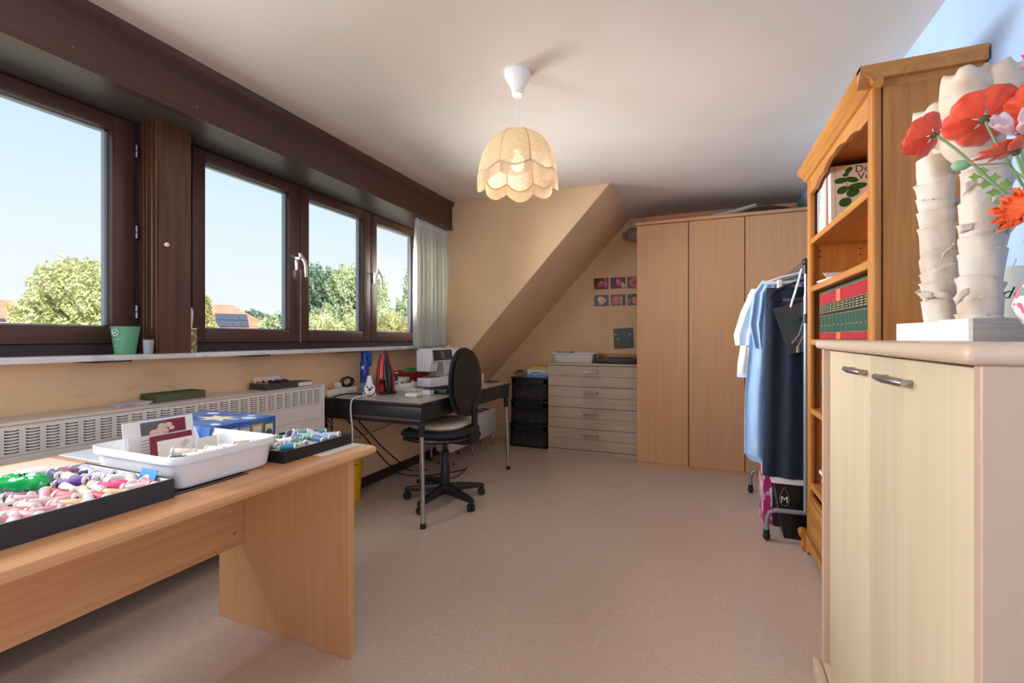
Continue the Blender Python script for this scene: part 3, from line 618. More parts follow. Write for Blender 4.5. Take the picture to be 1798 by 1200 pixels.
# ---- clothes rack
t = thing('clothes_rack', 'grey tubular clothes rack on casters between bookcase and wardrobe', 'clothes rack', (0.525, 3.28, 0))
RKX, RY0, RY1, RZ = 0.537, 2.868, 3.70, 1.525
GREYM = mat('silver_grey_tube', srgb(150, 154, 166), 0.35, 0.6)
for y in (RY0, RY1):
    part(t, 'post', MB().cyl((RKX, y, 0.17), (RKX, y, 1.35), 0.0125, None, 12), GREYM)
    part(t, 'upper_post', MB().cyl((RKX, y, 1.30), (RKX, y, RZ), 0.010, None, 12), CHROME)
    part(t, 'corner_joint', MB().cyl((RKX, y, RZ-0.06), (RKX, y, RZ), 0.016, None, 12).ell((RKX, y-0.004, RZ+0.004), 0.021, 0.022, 0.021, 14, 9), BLACK_PL)
    part(t, 'clamp', MB().cyl((RKX, y, 1.20), (RKX, y, 1.25), 0.017, None, 12).cyl((RKX, y, 1.225), (RKX-0.035, y, 1.225), 0.008, None, 8), BLACK_PL)
    pts = [(0.35, y, 0.045), (0.352, y, 0.12), (0.362, y, 0.155), (0.392, y, 0.172), (0.525, y, 0.175), (0.66, y, 0.172), (0.69, y, 0.155), (0.70, y, 0.12), (0.702, y, 0.045)]
    ft = part(t, 'foot', MB().tube(pts, 0.0125, 10), GREYM)
    for x in (0.35, 0.702): part(ft, 'caster', MB().cyl((x, y, 0.035), (x, y, 0.06), 0.016, None, 12).ell((x, y, 0.0245), 0.019, 0.022, 0.0245, 14, 9), RUBBER)
part(t, 'rail', MB().cyl((RKX, RY0, RZ), (RKX, RY1, RZ), 0.012, None, 12), CHROME)
part(t, 'lower_bar', MB().cyl((0.690, RY0, 0.155), (0.690, RY1, 0.155), 0.0125, None, 12), GREYM)
# ---- pendant lamp
LX, LY = -0.762, 1.93
t = thing('pendant_lamp', 'lit cream fabric pendant lamp with scalloped fringe', 'lamp', (LX, LY, HC))
part(t, 'ceiling_rose', MB().lathe([(0.060, 2.33), (0.060, 2.318), (0.052, 2.300), (0.034, 2.268), (0.026, 2.245), (0.025, 2.228), (0.018, 2.222), (0.002, 2.221)], (LX, LY, 0), 28), WHITE_PL)
part(t, 'cord', MB().cyl((LX, LY, 2.225), (LX, LY, 2.045), 0.0032, None, 8), WHITE_PL)
NL = 8
def lobe(th): return abs(math.sin(NL*th/2+0.35))
SHADE = translucent('cream_lamp_weave', srgb(246, 230, 200), srgb(248, 230, 196), 0.5, 0.26, 190)
FR = translucent('cream_lamp_fringe', srgb(248, 236, 214), srgb(250, 234, 206), 0.5)
TRIM = mat('beige_lamp_trim', srgb(222, 186, 150), 0.7)
SEG = 20
def dome(th, v):
    """one tier: top ring to scalloped edge"""
    lb = lobe(th); a = v*PI*0.5
    rr = (0.028+0.152*math.sin(a)**0.85)*(1-0.09*(1-lb)**2.0*math.sin(a)); zb = 1.876-0.030*lb
    z = 2.055-(2.055-zb)*(1-math.cos(a))**0.95
    return (LX+rr*math.cos(th), LY+rr*math.sin(th), z)
th0 = -0.7/NL
for k in range(NL):
    part(t, 'shade_panel', MB().surf(lambda u, v, k=k: dome(th0+2*PI*(k+u)/NL, v), SEG//2+1, 12), SHADE, 60)
    part(t, 'rib', MB().tube([dome(th0+2*PI*k/NL, i/10) for i in range(11)], 0.0025, 6), TRIM)
part(t, 'edge_trim', MB().tube([dome(2*PI*i/160, 1.0) for i in range(160)], 0.0035, 6, closed=True), TRIM)
fr = MB()
for i in range(560):
    th = 2*PI*(i+random.uniform(-0.2, 0.2))/560; x, y, z = dome(th, 1.0)
    c, s = math.cos(th), math.sin(th); L_ = 0.050+random.uniform(0, 0.004); w_ = 0.0008; x += c*0.003; y += s*0.003
    fr.raw([(x-s*w_, y+c*w_, z), (x+s*w_, y-c*w_, z), (x+s*w_, y-c*w_, z-L_), (x-s*w_, y+c*w_, z-L_), (x+c*0.0012, y+s*0.0012, z), (x+c*0.0012, y+s*0.0012, z-L_)], [(0, 4, 5, 3), (4, 1, 2, 5), (0, 3, 2, 1)])
part(t, 'fringe', fr, FR, 0, kind='stuff')
part(t, 'lamp_holder', MB().lathe([(0.004, 2.05), (0.018, 2.04), (0.020, 2.0), (0.020, 1.975), (0.002, 1.974)], (LX, LY, 0), 16), WHITE_PL)
part(t, 'bulb', MB().lathe([(0.012, 1.973), (0.014, 1.955), (0.028, 1.93), (0.030, 1.91), (0.024, 1.892), (0.010, 1.880), (0.001, 1.878)], (LX, LY, 0), 16), mat('lit_bulb', srgb(255, 220, 160), 0.5, emis=srgb(255, 214, 150), es=6))
ld = bpy.data.lights.new('lamp_glow', 'POINT'); ld.energy = 100; ld.color = (1.0, 0.82, 0.58); ld.shadow_soft_size = 0.03
lo_ = bpy.data.objects.new('lamp_glow', ld); C.objects.link(lo_); lo_.location = (LX, LY, 1.915)
# ---- curtain
def cur(u, v):
    y = 3.085+0.485*u; z = 2.092-(2.092-1.03)*v
    amp = 0.014+0.016*min(1, v*3); ph = 2*PI*8.3*u+0.6*math.sin(5*u)+0.25*math.sin(3*v+8*u)
    x = -2.105+amp*math.sin(ph)+0.006*math.sin(ph*2.3+1)
    return (x, y+0.012*math.sin(ph+1.2)+0.02*(u-0.5)*v-0.012*v*0, z)
t = thing('curtain', 'thin white curtain gathered at the end of the window', 'curtain', (-2.105, 3.33, 2.092))
part(t, 'cloth', MB().surf(cur, 150, 26), translucent('white_voile', srgb(228, 226, 216), srgb(206, 206, 196), 0.22), 80, solid=0.0015)
part(t, 'heading_tape', MB().surf(lambda u, v: (lambda p: (p[0]+0.003, p[1], p[2]))(cur(u, v*0.05)), 150, 3), mat('white_tape', srgb(226, 224, 224), 0.7), 80, solid=0.002)
for i in range(8):
    y = 3.09+i*0.068
    part(t, 'hook', MB().tube([(-2.092, y, 2.088), (-2.085, y+0.008, 2.080), (-2.088, y+0.016, 2.074)], 0.003, 5), WHITE_PL)
# ================================================================== SPOOLS, TRAYS AND BOXES ON THE WORK TABLE
TZ = 0.7402
SP_L, SP_R = 0.066, 0.0125
Mx = Matrix.Rotation(R(90), 3, 'Y')
CORE = MB()
CORE.lathe([(0.0003, -0.028), (0.0042, -0.028), (0.0045, -0.033), (0.0118, -0.033), (0.0128, -0.0315), (0.0128, -0.0275), (0.0100, -0.0268), (0.0060, -0.0262), (0.0060, 0.0262), (0.0100, 0.0268), (0.0128, 0.0275), (0.0128, 0.0315), (0.0118, 0.033), (0.0045, 0.033), (0.0042, 0.028), (0.0003, 0.028)], (0, 0, 0), 14, Mx)
for i_ in list(range(28))+list(range(13*14, 15*14)): CORE.mi[i_] = 1
CORE_ME = CORE.mesh('spool_core', [mat('white_spool_plastic', srgb(238, 236, 232), 0.4), mat('spool_hole_shadow', srgb(150, 146, 142), 0.7)])
TH = {}
COLS = {'royal blue': (38, 84, 178), 'navy blue': (40, 48, 104), 'pale blue': (150, 182, 222), 'emerald green': (40, 160, 90), 'purple': (104, 62, 150), 'lilac': (186, 172, 214), 'magenta': (176, 44, 150), 'burgundy': (126, 30, 66), 'red': (206, 44, 60), 'coral pink': (236, 120, 130), 'pale pink': (240, 198, 206), 'hot pink': (232, 70, 130), 'dusty rose': (214, 150, 156), 'peach': (240, 198, 150), 'golden brown': (196, 132, 60), 'cream': (236, 226, 204), 'white': (240, 240, 238), 'slate grey': (96, 104, 110), 'pale grey': (176, 180, 190), 'teal green': (30, 140, 124), 'mint green': (150, 208, 190), 'turquoise': (40, 150, 186), 'steel blue': (92, 122, 176), 'dark green': (70, 86, 84), 'ivory': (232, 222, 200), 'taupe': (176, 150, 128), 'black': (34, 34, 40)}
def thread_me(col):
    if col not in TH:
        c = srgb(*COLS[col]); m = varied('thread_'+col.replace(' ', '_'), c, tuple(x*0.86 for x in c[:3])+(1,), (700, 5, 5), 0.55, 2, 0.15, sheen=0.2)
        TH[col] = MB().lathe([(0.0062, -0.0262), (0.0098, -0.0258), (0.0112, -0.0235), (0.0112, 0.0235), (0.0098, 0.0258), (0.0062, 0.0262)], (0, 0, 0), 14, Mx).mesh('thread_winding', m)
    return TH[col]
def spool(col, loc, rot, where, group, scale=1.0):
    t = thing('thread_spool', '%s thread spool %s' % (col, where), 'thread spool', loc, 0, group)
    t.rotation_euler = rot; t.scale = (scale,)*3
    inst(t, 'spool_core', CORE_ME, (0, 0, 0)); inst(t, 'thread_winding', thread_me(col), (0, 0, 0))
    return t
def tray(name, label, x0, x1, y0, y1, z, hgt, outer, inner, th=0.004):
    t = thing(name, label, 'tray', ((x0+x1)/2, (y0+y1)/2, z))
    part(t, 'base', MB().box(x0, x1, y0, y1, z, z+0.004), [outer])
    for a in ((x0, x0+th, y0, y1), (x1-th, x1, y0, y1), (x0+th, x1-th, y0, y0+th), (x0+th, x1-th, y1-th, y1)):
        part(t, 'side', MB().box(a[0], a[1], a[2], a[3], z+0.004, z+hgt), outer)
    e = 0.0008
    if inner:
        part(t, 'lining', MB().box(x0+th, x1-th, y0+th, y1-th, z+0.004, z+0.005).box(x0+th, x0+th+e, y0+th, y1-th, z+0.005, z+hgt+e).box(x1-th-e, x1-th, y0+th, y1-th, z+0.005, z+hgt+e)
             .box(x0+th, x1-th, y0+th, y0+th+e, z+0.005, z+hgt+e).box(x0+th, x1-th, y1-th-e, y1-th, z+0.005, z+hgt-0.002), inner)
    return t
tray('thread_tray', 'charcoal tray with white lining full of pink and purple spools', -1.522, -1.153, 0.18, 0.697, TZ, 0.046, BLACK_CARD, WHITE_M)
rnd = random.Random(11)
def pick1(x, y):
    d = -1.155-x     # distance from the front edge
    if d > 0.27: return rnd.choice(['royal blue', 'navy blue', 'royal blue', 'purple']) if y < 0.58 else rnd.choice(['purple', 'navy blue', 'burgundy', 'lilac'])
    if d > 0.19: return rnd.choice(['lilac', 'magenta', 'purple', 'burgundy', 'lilac', 'cream'])
    if d > 0.11: return rnd.choice(['pale pink', 'magenta', 'red', 'dusty rose', 'lilac', 'coral pink', 'white'])
    return rnd.choice(['pale pink', 'pale pink', 'coral pink', 'peach', 'hot pink', 'golden brown', 'dusty rose', 'red', 'pale pink'])
def zone(d, y, depth, y0, y1):
    a = 'front' if d < depth*0.3 else ('middle' if d < depth*0.66 else 'back')
    f = (y-y0)/(y1-y0); b = 'left' if f < 0.4 else ('centre' if f < 0.72 else 'right')
    return a, b
def fill(x0, x1, y0, y1, z, pick, trayname, top=0.62, seed=1, keep=None):
    rr = random.Random(seed); q = 0.84; cols = int((x1-x0-0.012)/(0.068*q)); cw = (x1-x0-0.012)/cols; rp_ = 0.0272*q; rows = int((y1-y0-0.01)/rp_)
    for layer in range(2):
        for i in range(cols):
            for j in range(rows - (1 if layer else 0)):
                if layer and rr.random() > top: continue
                x = x1-0.006-cw*(i+0.5)+(rr.uniform(-0.012, 0.012) if layer else rr.uniform(-0.002, 0.002)); y = y1-0.018-rp_*j-(rp_/2 if layer else 0)+rr.uniform(-0.002, 0.002)
                x = min(max(x, x0+0.034), x1-0.034)
                if keep and not keep(x, y, layer): continue
                col = pick(x, y); yaw = rr.uniform(-0.09, 0.09) if not layer else rr.uniform(-0.5, 1.1)
                zz = z+SP_R*q+0.001 if not layer else z+SP_R*q*2.95+rr.uniform(0, 0.005)
                tilt = 0 if not layer else rr.uniform(-0.16, 0.16)
                d = x1-x; a, b = zone(d, y, x1-x0, y0, y1)
                how = 'lying flat' if abs(tilt) < 0.05 else ('tipped up' if tilt < 0 else 'tipped down')
                where = ('%s at %s %s of the %s' % (how if layer else 'half buried', a, b, trayname))
                spool(col, (x, y, zz), (0, tilt, yaw), where, '%s spools in the %s' % (col, trayname), rr.uniform(0.92, 1.15)*q if layer else q)
bags = lambda x, y: -1.50 < x < -1.375 and y < 0.60
fill(-1.518, -1.157, 0.33, 0.693, TZ+0.005, pick1, 'large tray', 0.95, 5, lambda x, y, l: not (l and bags(x, y)))
# bagged threads lying on top at the back of the large tray
def bag(name, label, c, hx, hy, hz, rz, col, alpha, cat):
    rr = random.Random(int(c[1]*1000)); mb = MB()
    def P(u, v):
        th = 2*PI*u; ph = PI*(0.02+0.96*v); e = 0.55
        sg = lambda q, k: math.copysign(abs(q)**k, q)
        x = hx*sg(math.cos(th), e)*sg(math.sin(ph), e); y = hy*sg(math.sin(th), e)*sg(math.sin(ph), e); z = hz*sg(math.cos(ph), 0.7)
        w_ = 1+0.05*math.sin(7*th+3*v*5)+0.04*math.sin(13*th+2); return (x*w_, y*w_, z*(1+0.18*math.sin(9*th+4*v)))
    mb.surf(P, 40, 16, cu=True)
    o = bpy.data.objects.new(name, mb.mesh(name, mat('plastic_film_'+name, col, 0.12, spec=0.7, alpha=alpha), 60)); C.objects.link(o); o.location = c; o.rotation_euler = (0, 0, rz)
    return tag(o, label, cat)
bag('thread_bag', 'green cellophane pack of thread in the large charcoal tray', (-1.420, 0.535, TZ+0.052), 0.056, 0.020, 0.017, 0.35, srgb(30, 176, 90), 1, 'thread pack')
bag('thread_bag', 'blue cellophane pack of thread at the back of the large tray', (-1.455, 0.445, TZ+0.052), 0.058, 0.024, 0.017, 0.5, srgb(36, 92, 190), 1, 'thread pack')
single('paper_label', MB().rbox(-1.475, -1.435, 0.545, 0.585, TZ+0.068, TZ+0.0695, 0.0005, 1), PAPER, 'small white label on the green thread pack', 'label', (-1.455, 0.56, TZ+0.068))
t = thing('needle_card', 'blue needle card standing in the corner of the large tray', 'card', (-1.22, 0.675, TZ+0.02))
M = Matrix.Translation((-1.235, 0.684, TZ+0.038)) @ Matrix.Rotation(R(-20), 4, 'X')
part(t, 'card', MB().add(MB().box(-0.030, 0.030, -0.0008, 0.0008, -0.022, 0.024), M), mat('bright_blue_card', srgb(20, 130, 206), 0.4))
part(t, 'arch_print', MB().add(MB().tube([(0.016*math.cos(a), -0.0013, -0.018+0.026*math.sin(a)) for a in [PI*i/10 for i in range(11)]], 0.0035, 6), M), WHITE_M)
# ---- white basin with cards
bx, by, HX, HY = -1.348, 0.853, 0.186, 0.150
def sup(u, hx, hy, e=11):
    th = 2*PI*u; c, s = math.cos(th), math.sin(th); q = (abs(c)**e+abs(s)**e)**(-1/e); return hx*q*c, hy*q*s
def basin_mb(cx, cy, z, prof):
    mb = MB()
    def P(u, v):
        k = int(round(v*(len(prof)-1))); dx, dz = prof[k]
        if dx is None: return (cx, cy, z+dz)
        x, y = sup(u, HX0-dx, HY0-dx); return (cx+x, cy+y, z+dz)
    return mb.surf(P, 96, len(prof), cu=True)
HX0, HY0 = HX, HY
Z0 = TZ+0.004
prof = [(0.18, 0.0), (0.022, 0.0), (0.018, 0.003), (0.016, 0.010), (0.009, 0.062), (0.0085, 0.0635), (0.002, 0.0645), (0.001, 0.067), (0.0, 0.083), (0.001, 0.0845), (0.003, 0.0848), (0.0045, 0.083), (0.011, 0.064), (0.019, 0.012), (0.026, 0.005), (0.18, 0.005)]
prof = [((min(a, HY-0.002)), b) for a, b in prof]
t = thing('plastic_basin', 'white plastic basin holding cards and cream spools', 'basin', (bx, by, Z0))
part(t, 'bowl', basin_mb(bx, by, Z0, prof), mat('glossy_white_basin', srgb(240, 240, 246), 0.25), 50)
bz = Z0+0.0055
BSP = [('black', -1.235, 0.762, 0.058, 0.35, 0), ('ivory', -1.270, 0.792, 0.066, 0.6, 0.1), ('cream', -1.235, 0.798, 0.059, 0.3, -0.12), ('white', -1.240, 0.832, 0.058, 0.5, 0), ('ivory', -1.250, 0.864, 0.059, 0.2, 0), ('white', -1.240, 0.897, 0.058, 0.25, 0), ('taupe', -1.235, 0.937, 0.060, 0.4, -0.1)]
for lay in (0.012, 0.034):
    for k in range(7): BSP.append((('cream', 'white', 'ivory')[k % 3], -1.238-0.02*(k % 2), 0.757+k*0.0295, lay, 0.05, 0))
for (c, x, y, z, yaw, tl) in BSP:
    spool(c, (x, y, bz+z), (0, tl, yaw), 'in the white basin, '+('top' if z > 0.05 else ('middle' if z > 0.03 else 'bottom'))+' layer', 'spools in the white basin, %s' % c, 0.86)
# the picture card, letter and red folder leaning in the basin
t = thing('picture_card', 'tall white card with a rose photograph standing in the basin', 'card', (-1.47, 0.85, bz))
tl_ = lambda x, y, z: Matrix.Translation((x, y, z)) @ Matrix.Rotation(R(-8), 4, 'Y')
M = tl_(-1.455, 0.85, bz+0.002)
part(t, 'card', MB().add(MB().box(-0.0012, 0.0012, -0.095, 0.093, 0, 0.132), M), PAPER)
pic = MB().m(0).box(0.0013, 0.0018, -0.052, 0.070, 0.086, 0.126).m(1).box(0.0014, 0.0020, 0.018, 0.070, 0.088, 0.126)
part(t, 'photograph', MB().add(pic, M), [mat('photo_grey_wood', srgb(104, 98, 104), 0.4), mat('photo_burgundy', srgb(128, 34, 62), 0.4)])
ro = MB()
for (y, z, r_) in ((-0.020, 0.093, 0.011), (-0.004, 0.096, 0.012), (0.012, 0.094, 0.010), (0.004, 0.108, 0.012), (0.022, 0.110, 0.010), (0.030, 0.100, 0.008)): ro.add(MB().ell((0.002, y, z), 0.0015, r_, r_*0.8, 12, 6), M)
part(t, 'printed_roses', ro, mat('photo_pale_rose', srgb(230, 196, 184), 0.5))
t = thing('letter', 'white letter leaning before the rose card in the basin', 'letter', (-1.44, 0.80, bz))
M = tl_(-1.425, 0.795, bz+0.002)
part(t, 'sheet', MB().add(MB().box(-0.0006, 0.0006, -0.045, 0.045, 0, 0.094), M), PAPER)
ln = MB()
for k in range(5): ln.add(MB().box(0.0006, 0.0008, -0.015, 0.012-0.004*(k % 2), 0.080-k*0.009, 0.0815-k*0.009), M)
part(t, 'printed_line', ln, mat('grey_print', srgb(120, 124, 136), 0.7))
t = thing('red_folder', 'dark red folder with a cream card standing in the basin', 'folder', (-1.39, 0.83, bz))
M = tl_(-1.375, 0.832, bz+0.002)
part(t, 'cover', MB().add(MB().rbox(-0.004, 0.002, -0.056, 0.056, 0, 0.098, 0.002, 1), M), mat('burgundy_leather', srgb(122, 26, 44), 0.35))
part(t, 'insert_card', MB().add(MB().box(0.0022, 0.003, -0.040, 0.056, 0.004, 0.082), M), mat('cream_card', srgb(238, 226, 218), 0.6))
sm_ = MB()
for k in range(4): sm_.add(MB().box(0.0031, 0.0034, -0.012, 0.012-0.003*(k % 2), -0.0006+k*0.004, 0.0006+k*0.004), M @ Matrix.Translation((0, 0.036, 0.060)) @ Matrix.Rotation(R(35), 4, 'X'))
part(t, 'stamp_print', sm_, mat('grey_print', srgb(120, 124, 136), 0.7))
single('paper_packet', MB().add(MB().rbox(-0.0015, 0.0015, -0.030, 0.026, 0, 0.072, 0.001, 1), tl_(-1.36, 0.925, bz+0.002)), mat('pale_packet', srgb(228, 220, 206), 0.6), 'pale paper packet right of the red folder in the basin', 'packet', (-1.36, 0.925, bz))
single('pattern_roll', MB().tube([(-1.32, 0.90, bz+0.045), (-1.22, 0.975, bz+0.050)], 0.009, 12), mat('beige_pattern_paper', srgb(226, 214, 204), 0.7), 'rolled beige pattern paper lying along the basin', 'paper roll', (-1.27, 0.94, bz+0.04))
# zip strip under the basin
zb = MB().box(-1.198, -1.166, 0.702, 0.90, TZ, TZ+0.0015); zt = MB()
for k in range(44): zt.box(-1.173, -1.168, 0.706+k*0.0044, 0.7085+k*0.0044, TZ+0.0015, TZ+0.003)
t = thing('zip_strip', 'black zip lying on the table before the white basin', 'zip', (-1.13, 0.82, TZ)); part(t, 'tape', zb, BLACK_M); part(t, 'teeth', zt, STEEL, kind='stuff')
# ---- second tray
tray('thread_tray', 'shallow black tray of blue, grey and green spools at the table end', -1.40, -1.155, 1.008, 1.298, TZ, 0.036, BLACK_PL, None)
def pick2(x, y): return rnd.choice(['slate grey', 'pale grey', 'pale blue', 'steel blue', 'mint green', 'white', 'navy blue', 'teal green', 'dark green', 'turquoise', 'pale blue', 'white'])
fill(-1.396, -1.159, 1.012, 1.294, TZ+0.004, pick2, 'black tray', 0.78, 9)
# ---- game box
t = thing('game_box', 'blue board game box with picture cards printed on its side', 'box', (-1.64, 1.10, TZ))
GX0, GX1, GY0, GY1, GZ1 = -1.815, -1.452, 0.985, 1.232, 0.832
part(t, 'box_base', MB().box(GX0+0.003, GX1-0.003, GY0+0.003, GY1-0.003, TZ, GZ1-0.012), mat('navy_card', srgb(34, 60, 104), 0.5))
bl = varied('blue_snow_print', srgb(52, 92, 168), srgb(92, 134, 198), (26, 7, 7), 0.3, 5, 0, lo=0.42, hi=0.62)
part(t, 'lid', MB().rbox(GX0, GX1, GY0, GY1, TZ+0.004, GZ1, 0.002, 1), bl)
star = [( -1.60+0.062*(1 if k % 2 == 0 else 0.45)*math.cos(k*PI/6+0.3)*1.5, 1.115+0.05*(1 if k % 2 == 0 else 0.5)*math.sin(k*PI/6+0.3)) for k in range(12)]
part(t, 'printed_star', MB().prism(star, 'z', GZ1, GZ1+0.0006), mat('cream_print', srgb(238, 228, 190), 0.4))
for k, (px0, py0, a_, b_) in enumerate(((-1.50, 1.16, 0.03, 0.018), (-1.49, 1.03, 0.022, 0.012), (-1.70, 1.04, 0.03, 0.012), (-1.72, 1.18, 0.03, 0.015), (-1.54, 1.20, 0.018, 0.010))):
    part(t, 'printed_cloud', MB().prism([(px0+a_*math.cos(2*PI*i/14), py0+b_*math.sin(2*PI*i/14)) for i in range(14)], 'z', GZ1, GZ1+0.0005), mat('white_print', srgb(222, 228, 240), 0.4))
fr_c = ['amber', 'cream', 'slate', 'amber', 'green']; FC = {'amber': srgb(222, 172, 80), 'cream': srgb(228, 222, 204), 'slate': srgb(150, 160, 170), 'green': srgb(90, 130, 104)}
for k in range(5):
    y0 = GY0+0.006+k*0.0475
    part(t, 'picture_card', MB().box(GX1, GX1+0.0008, y0, y0+0.043, TZ+0.010, GZ1-0.018), mat('card_border_'+fr_c[k], FC[fr_c[k]], 0.5))
    part(t, 'picture', MB().box(GX1+0.0008, GX1+0.0012, y0+0.006, y0+0.037, TZ+0.016, GZ1-0.025), mat('card_field', srgb(232, 228, 214), 0.5))
    if k in (1, 4): part(t, 'printed_arch', MB().tube([(GX1+0.0014, y0+0.0215+0.011*math.cos(a), TZ+0.030+0.018*math.sin(a)) for a in [PI*i/8 for i in range(9)]], 0.0026, 5), mat('print_green', srgb(60, 104, 80), 0.5)); 
    part(t, 'printed_figure', MB().add(MB().ell((0, 0, 0), 0.0006, 0.007, 0.010, 10, 6), Matrix.Translation((GX1+0.0014, y0+0.0215, TZ+0.034))), mat('print_%d' % (k % 3), (srgb(180, 40, 50), srgb(200, 140, 60), srgb(96, 120, 150))[(k+1) % 3], 0.5))
for k in range(9): part(t, 'lid_print', MB().box(GX1-0.10-k*0.028, GX1-0.088-k*0.028, GY0-0.0006, GY0, TZ+0.03, TZ+0.07), mat('white_print', srgb(222, 228, 240), 0.4))
# loose sheets on the table and a reflection painted at its back
single('paper_sheet', MB().box(-1.24, -1.115, 1.12-0.0, 1.2995, TZ, TZ+0.0006).box(-1.24, -1.10, 1.2995, 1.304, TZ, TZ+0.0006), PAPER, 'white paper sheet under the shallow tray at the table end', 'paper', (-1.17, 1.2, TZ))
single('cutting_folder', MB().rbox(-1.90, -1.60, 0.80, 0.96, TZ, TZ+0.006, 0.002, 1), mat('pale_grey_folder', srgb(196, 202, 212), 0.4), 'pale grey folder behind the white basin', 'folder', (-1.75, 0.88, TZ))
single('window_reflection', MB().box(-1.90, -1.56, 0.10, 0.78, TZ, TZ+0.0008), mat('pink_beige_reflection', srgb(226, 200, 184), 0.5), 'large pink beige sheet painting the window reflection along the back of the table', 'paper', (-1.73, 0.44, TZ))  # pale sheet painted as the window's reflection in the table top
# ================================================================== ON THE RADIATOR
RZ_ = 0.8342
t = thing('olive_box', 'open olive green card box on the radiator', 'box', (-2.265, 1.375, RZ_))
x0, x1, y0, y1, z1 = -2.312, -2.205, 1.255, 1.475, RZ_+0.036
OL = mat('olive_card', srgb(84, 92, 62), 0.6)
part(t, 'base', MB().box(x0, x1, y0, y1, RZ_, RZ_+0.003), OL)
for a in ((x0, x0+0.004, y0, y1), (x1-0.004, x1, y0, y1), (x0+0.004, x1-0.004, y0, y0+0.004), (x0+0.004, x1-0.004, y1-0.004, y1)): part(t, 'side', MB().box(*a, RZ_+0.003, z1), OL)
for k in range(3):
    single('envelope', MB().add(MB().box(-0.052, 0.048, -0.055, 0.055, 0, 0.004), Matrix.Translation((-2.25+0.004*k, 1.175+0.004*k, RZ_+0.0042*k)) @ Matrix.Rotation(0.10*(k-1), 4, 'Z')), mat('pale_mauve_paper_%d' % k, srgb(214-8*k, 206-8*k, 210-4*k), 0.6),
           ('bottom', 'middle', 'top')[k]+' sheet of the small pale stack left of the olive box', 'envelope', (-2.25, 1.175, RZ_+0.0042*k))
t = thing('desk_tray', 'dark grey tray of sewing bits at the end of the radiator', 'tray', (-2.24, 1.89, RZ_))
x0, x1, y0, y1, z1 = -2.305, -2.175, 1.785, 1.995, RZ_+0.034
GR = mat('dark_grey_card', srgb(62, 64, 66), 0.6)
part(t, 'base', MB().box(x0, x1, y0, y1, RZ_, RZ_+0.003), GR)
for a in ((x0, x0+0.004, y0, y1), (x1-0.004, x1, y0, y1), (x0+0.004, x1-0.004, y0, y0+0.004), (x0+0.004, x1-0.004, y1-0.004, y1)): part(t, 'side', MB().box(*a, RZ_+0.003, z1), GR)
single('pattern_card', MB().add(MB().box(-0.001, 0.001, -0.085, 0.085, 0, 0.062), Matrix.Translation((-2.285, 1.885, RZ_+0.004)) @ Matrix.Rotation(R(-6), 4, 'Y')), mat('pale_pink_card', srgb(230, 218, 222), 0.6), 'pale pink card standing in the grey tray', 'card', (-2.285, 1.885, RZ_+0.004))
for k, (n_, c_) in enumerate((('orange', (226, 130, 40)), ('black', (34, 32, 40)), ('navy', (36, 38, 66)), ('plum', (88, 36, 58)), ('dark plum', (70, 30, 50)))):
    y = 1.825+k*0.036
    single('yarn_skein', MB().tube([(-2.255+0.02*math.cos(a)*1.6, y+0.014*math.sin(a), RZ_+0.030+0.006*math.sin(2*a+k)) for a in [2*PI*i/20 for i in range(20)]], 0.009, 8, closed=True).ell((-2.25, y, RZ_+0.016), 0.030, 0.014, 0.012), varied('yarn_'+n_.replace(' ', '_'), srgb(*c_), tuple(q*0.6 for q in srgb(*c_)[:3])+(1,), (200, 200, 200), 0.8), n_+' yarn skein in the grey tray on the radiator', 'yarn', (-2.25, y, RZ_+0.004))
t = thing('notebook', 'small dark covered notebook beside the grey tray', 'notebook', (-2.23, 2.055, RZ_))
part(t, 'pages', MB().box(-2.285, -2.178, 2.005, 2.102, RZ_+0.002, RZ_+0.024), PAPER); part(t, 'cover', MB().rbox(-2.288, -2.174, 2.002, 2.105, RZ_+0.024, RZ_+0.0275, 0.001, 1).rbox(-2.288, -2.174, 2.002, 2.105, RZ_, RZ_+0.002, 0.0005, 1), mat('dark_teal_cover', srgb(52, 66, 72), 0.5))
# ================================================================== ON THE SILL
SZ = 1.0502
t = thing('measuring_jug', 'translucent green measuring jug on the window sill', 'jug', (-2.262, 1.172, SZ))
JG = mat('green_translucent_plastic', srgb(140, 214, 172), 0.3, trans=0.5, alpha=0.75)
part(t, 'jug_body', MB().lathe([(0.001, 0.0), (0.034, 0.0), (0.036, 0.004), (0.050, 0.116), (0.052, 0.119), (0.050, 0.119), (0.048, 0.116), (0.034, 0.005), (0.001, 0.003)], (-2.262, 1.172, SZ), 32), JG)
part(t, 'graduation', MB().tube([(-2.262+0.0455*math.cos(a), 1.172+0.0455*math.sin(a), SZ+0.064) for a in [R(-75+i*5) for i in range(7)]], 0.0008, 4).tube([(-2.262+0.0425*math.cos(a), 1.172+0.0425*math.sin(a), SZ+0.038) for a in [R(-75+i*5) for i in range(4)]], 0.0008, 4), WHITE_PL)
part(t, 'emblem', MB().tube([(-2.262+(0.0497+0.0011*math.sin(b)*1.2)*math.cos(R(-70)+0.26*math.cos(b)), 1.172+(0.0497+0.0011*math.sin(b)*1.2)*math.sin(R(-70)+0.26*math.cos(b)), SZ+0.093+0.013*math.sin(b)) for b in [2*PI*i/24 for i in range(24)]], 0.0014, 5, closed=True)
     .add(text_mb('m', 0.016, frame_mat((-2.262+0.0512*math.cos(R(-70)), 1.172+0.0512*math.sin(R(-70)), SZ+0.093), (-math.sin(R(-70)), math.cos(R(-70)), 0), (0.1, 0, 1)))), WHITE_PL)
t = thing('plastic_beaker', 'small clear plastic beaker beside the green jug', 'beaker', (-2.212, 1.232, SZ))
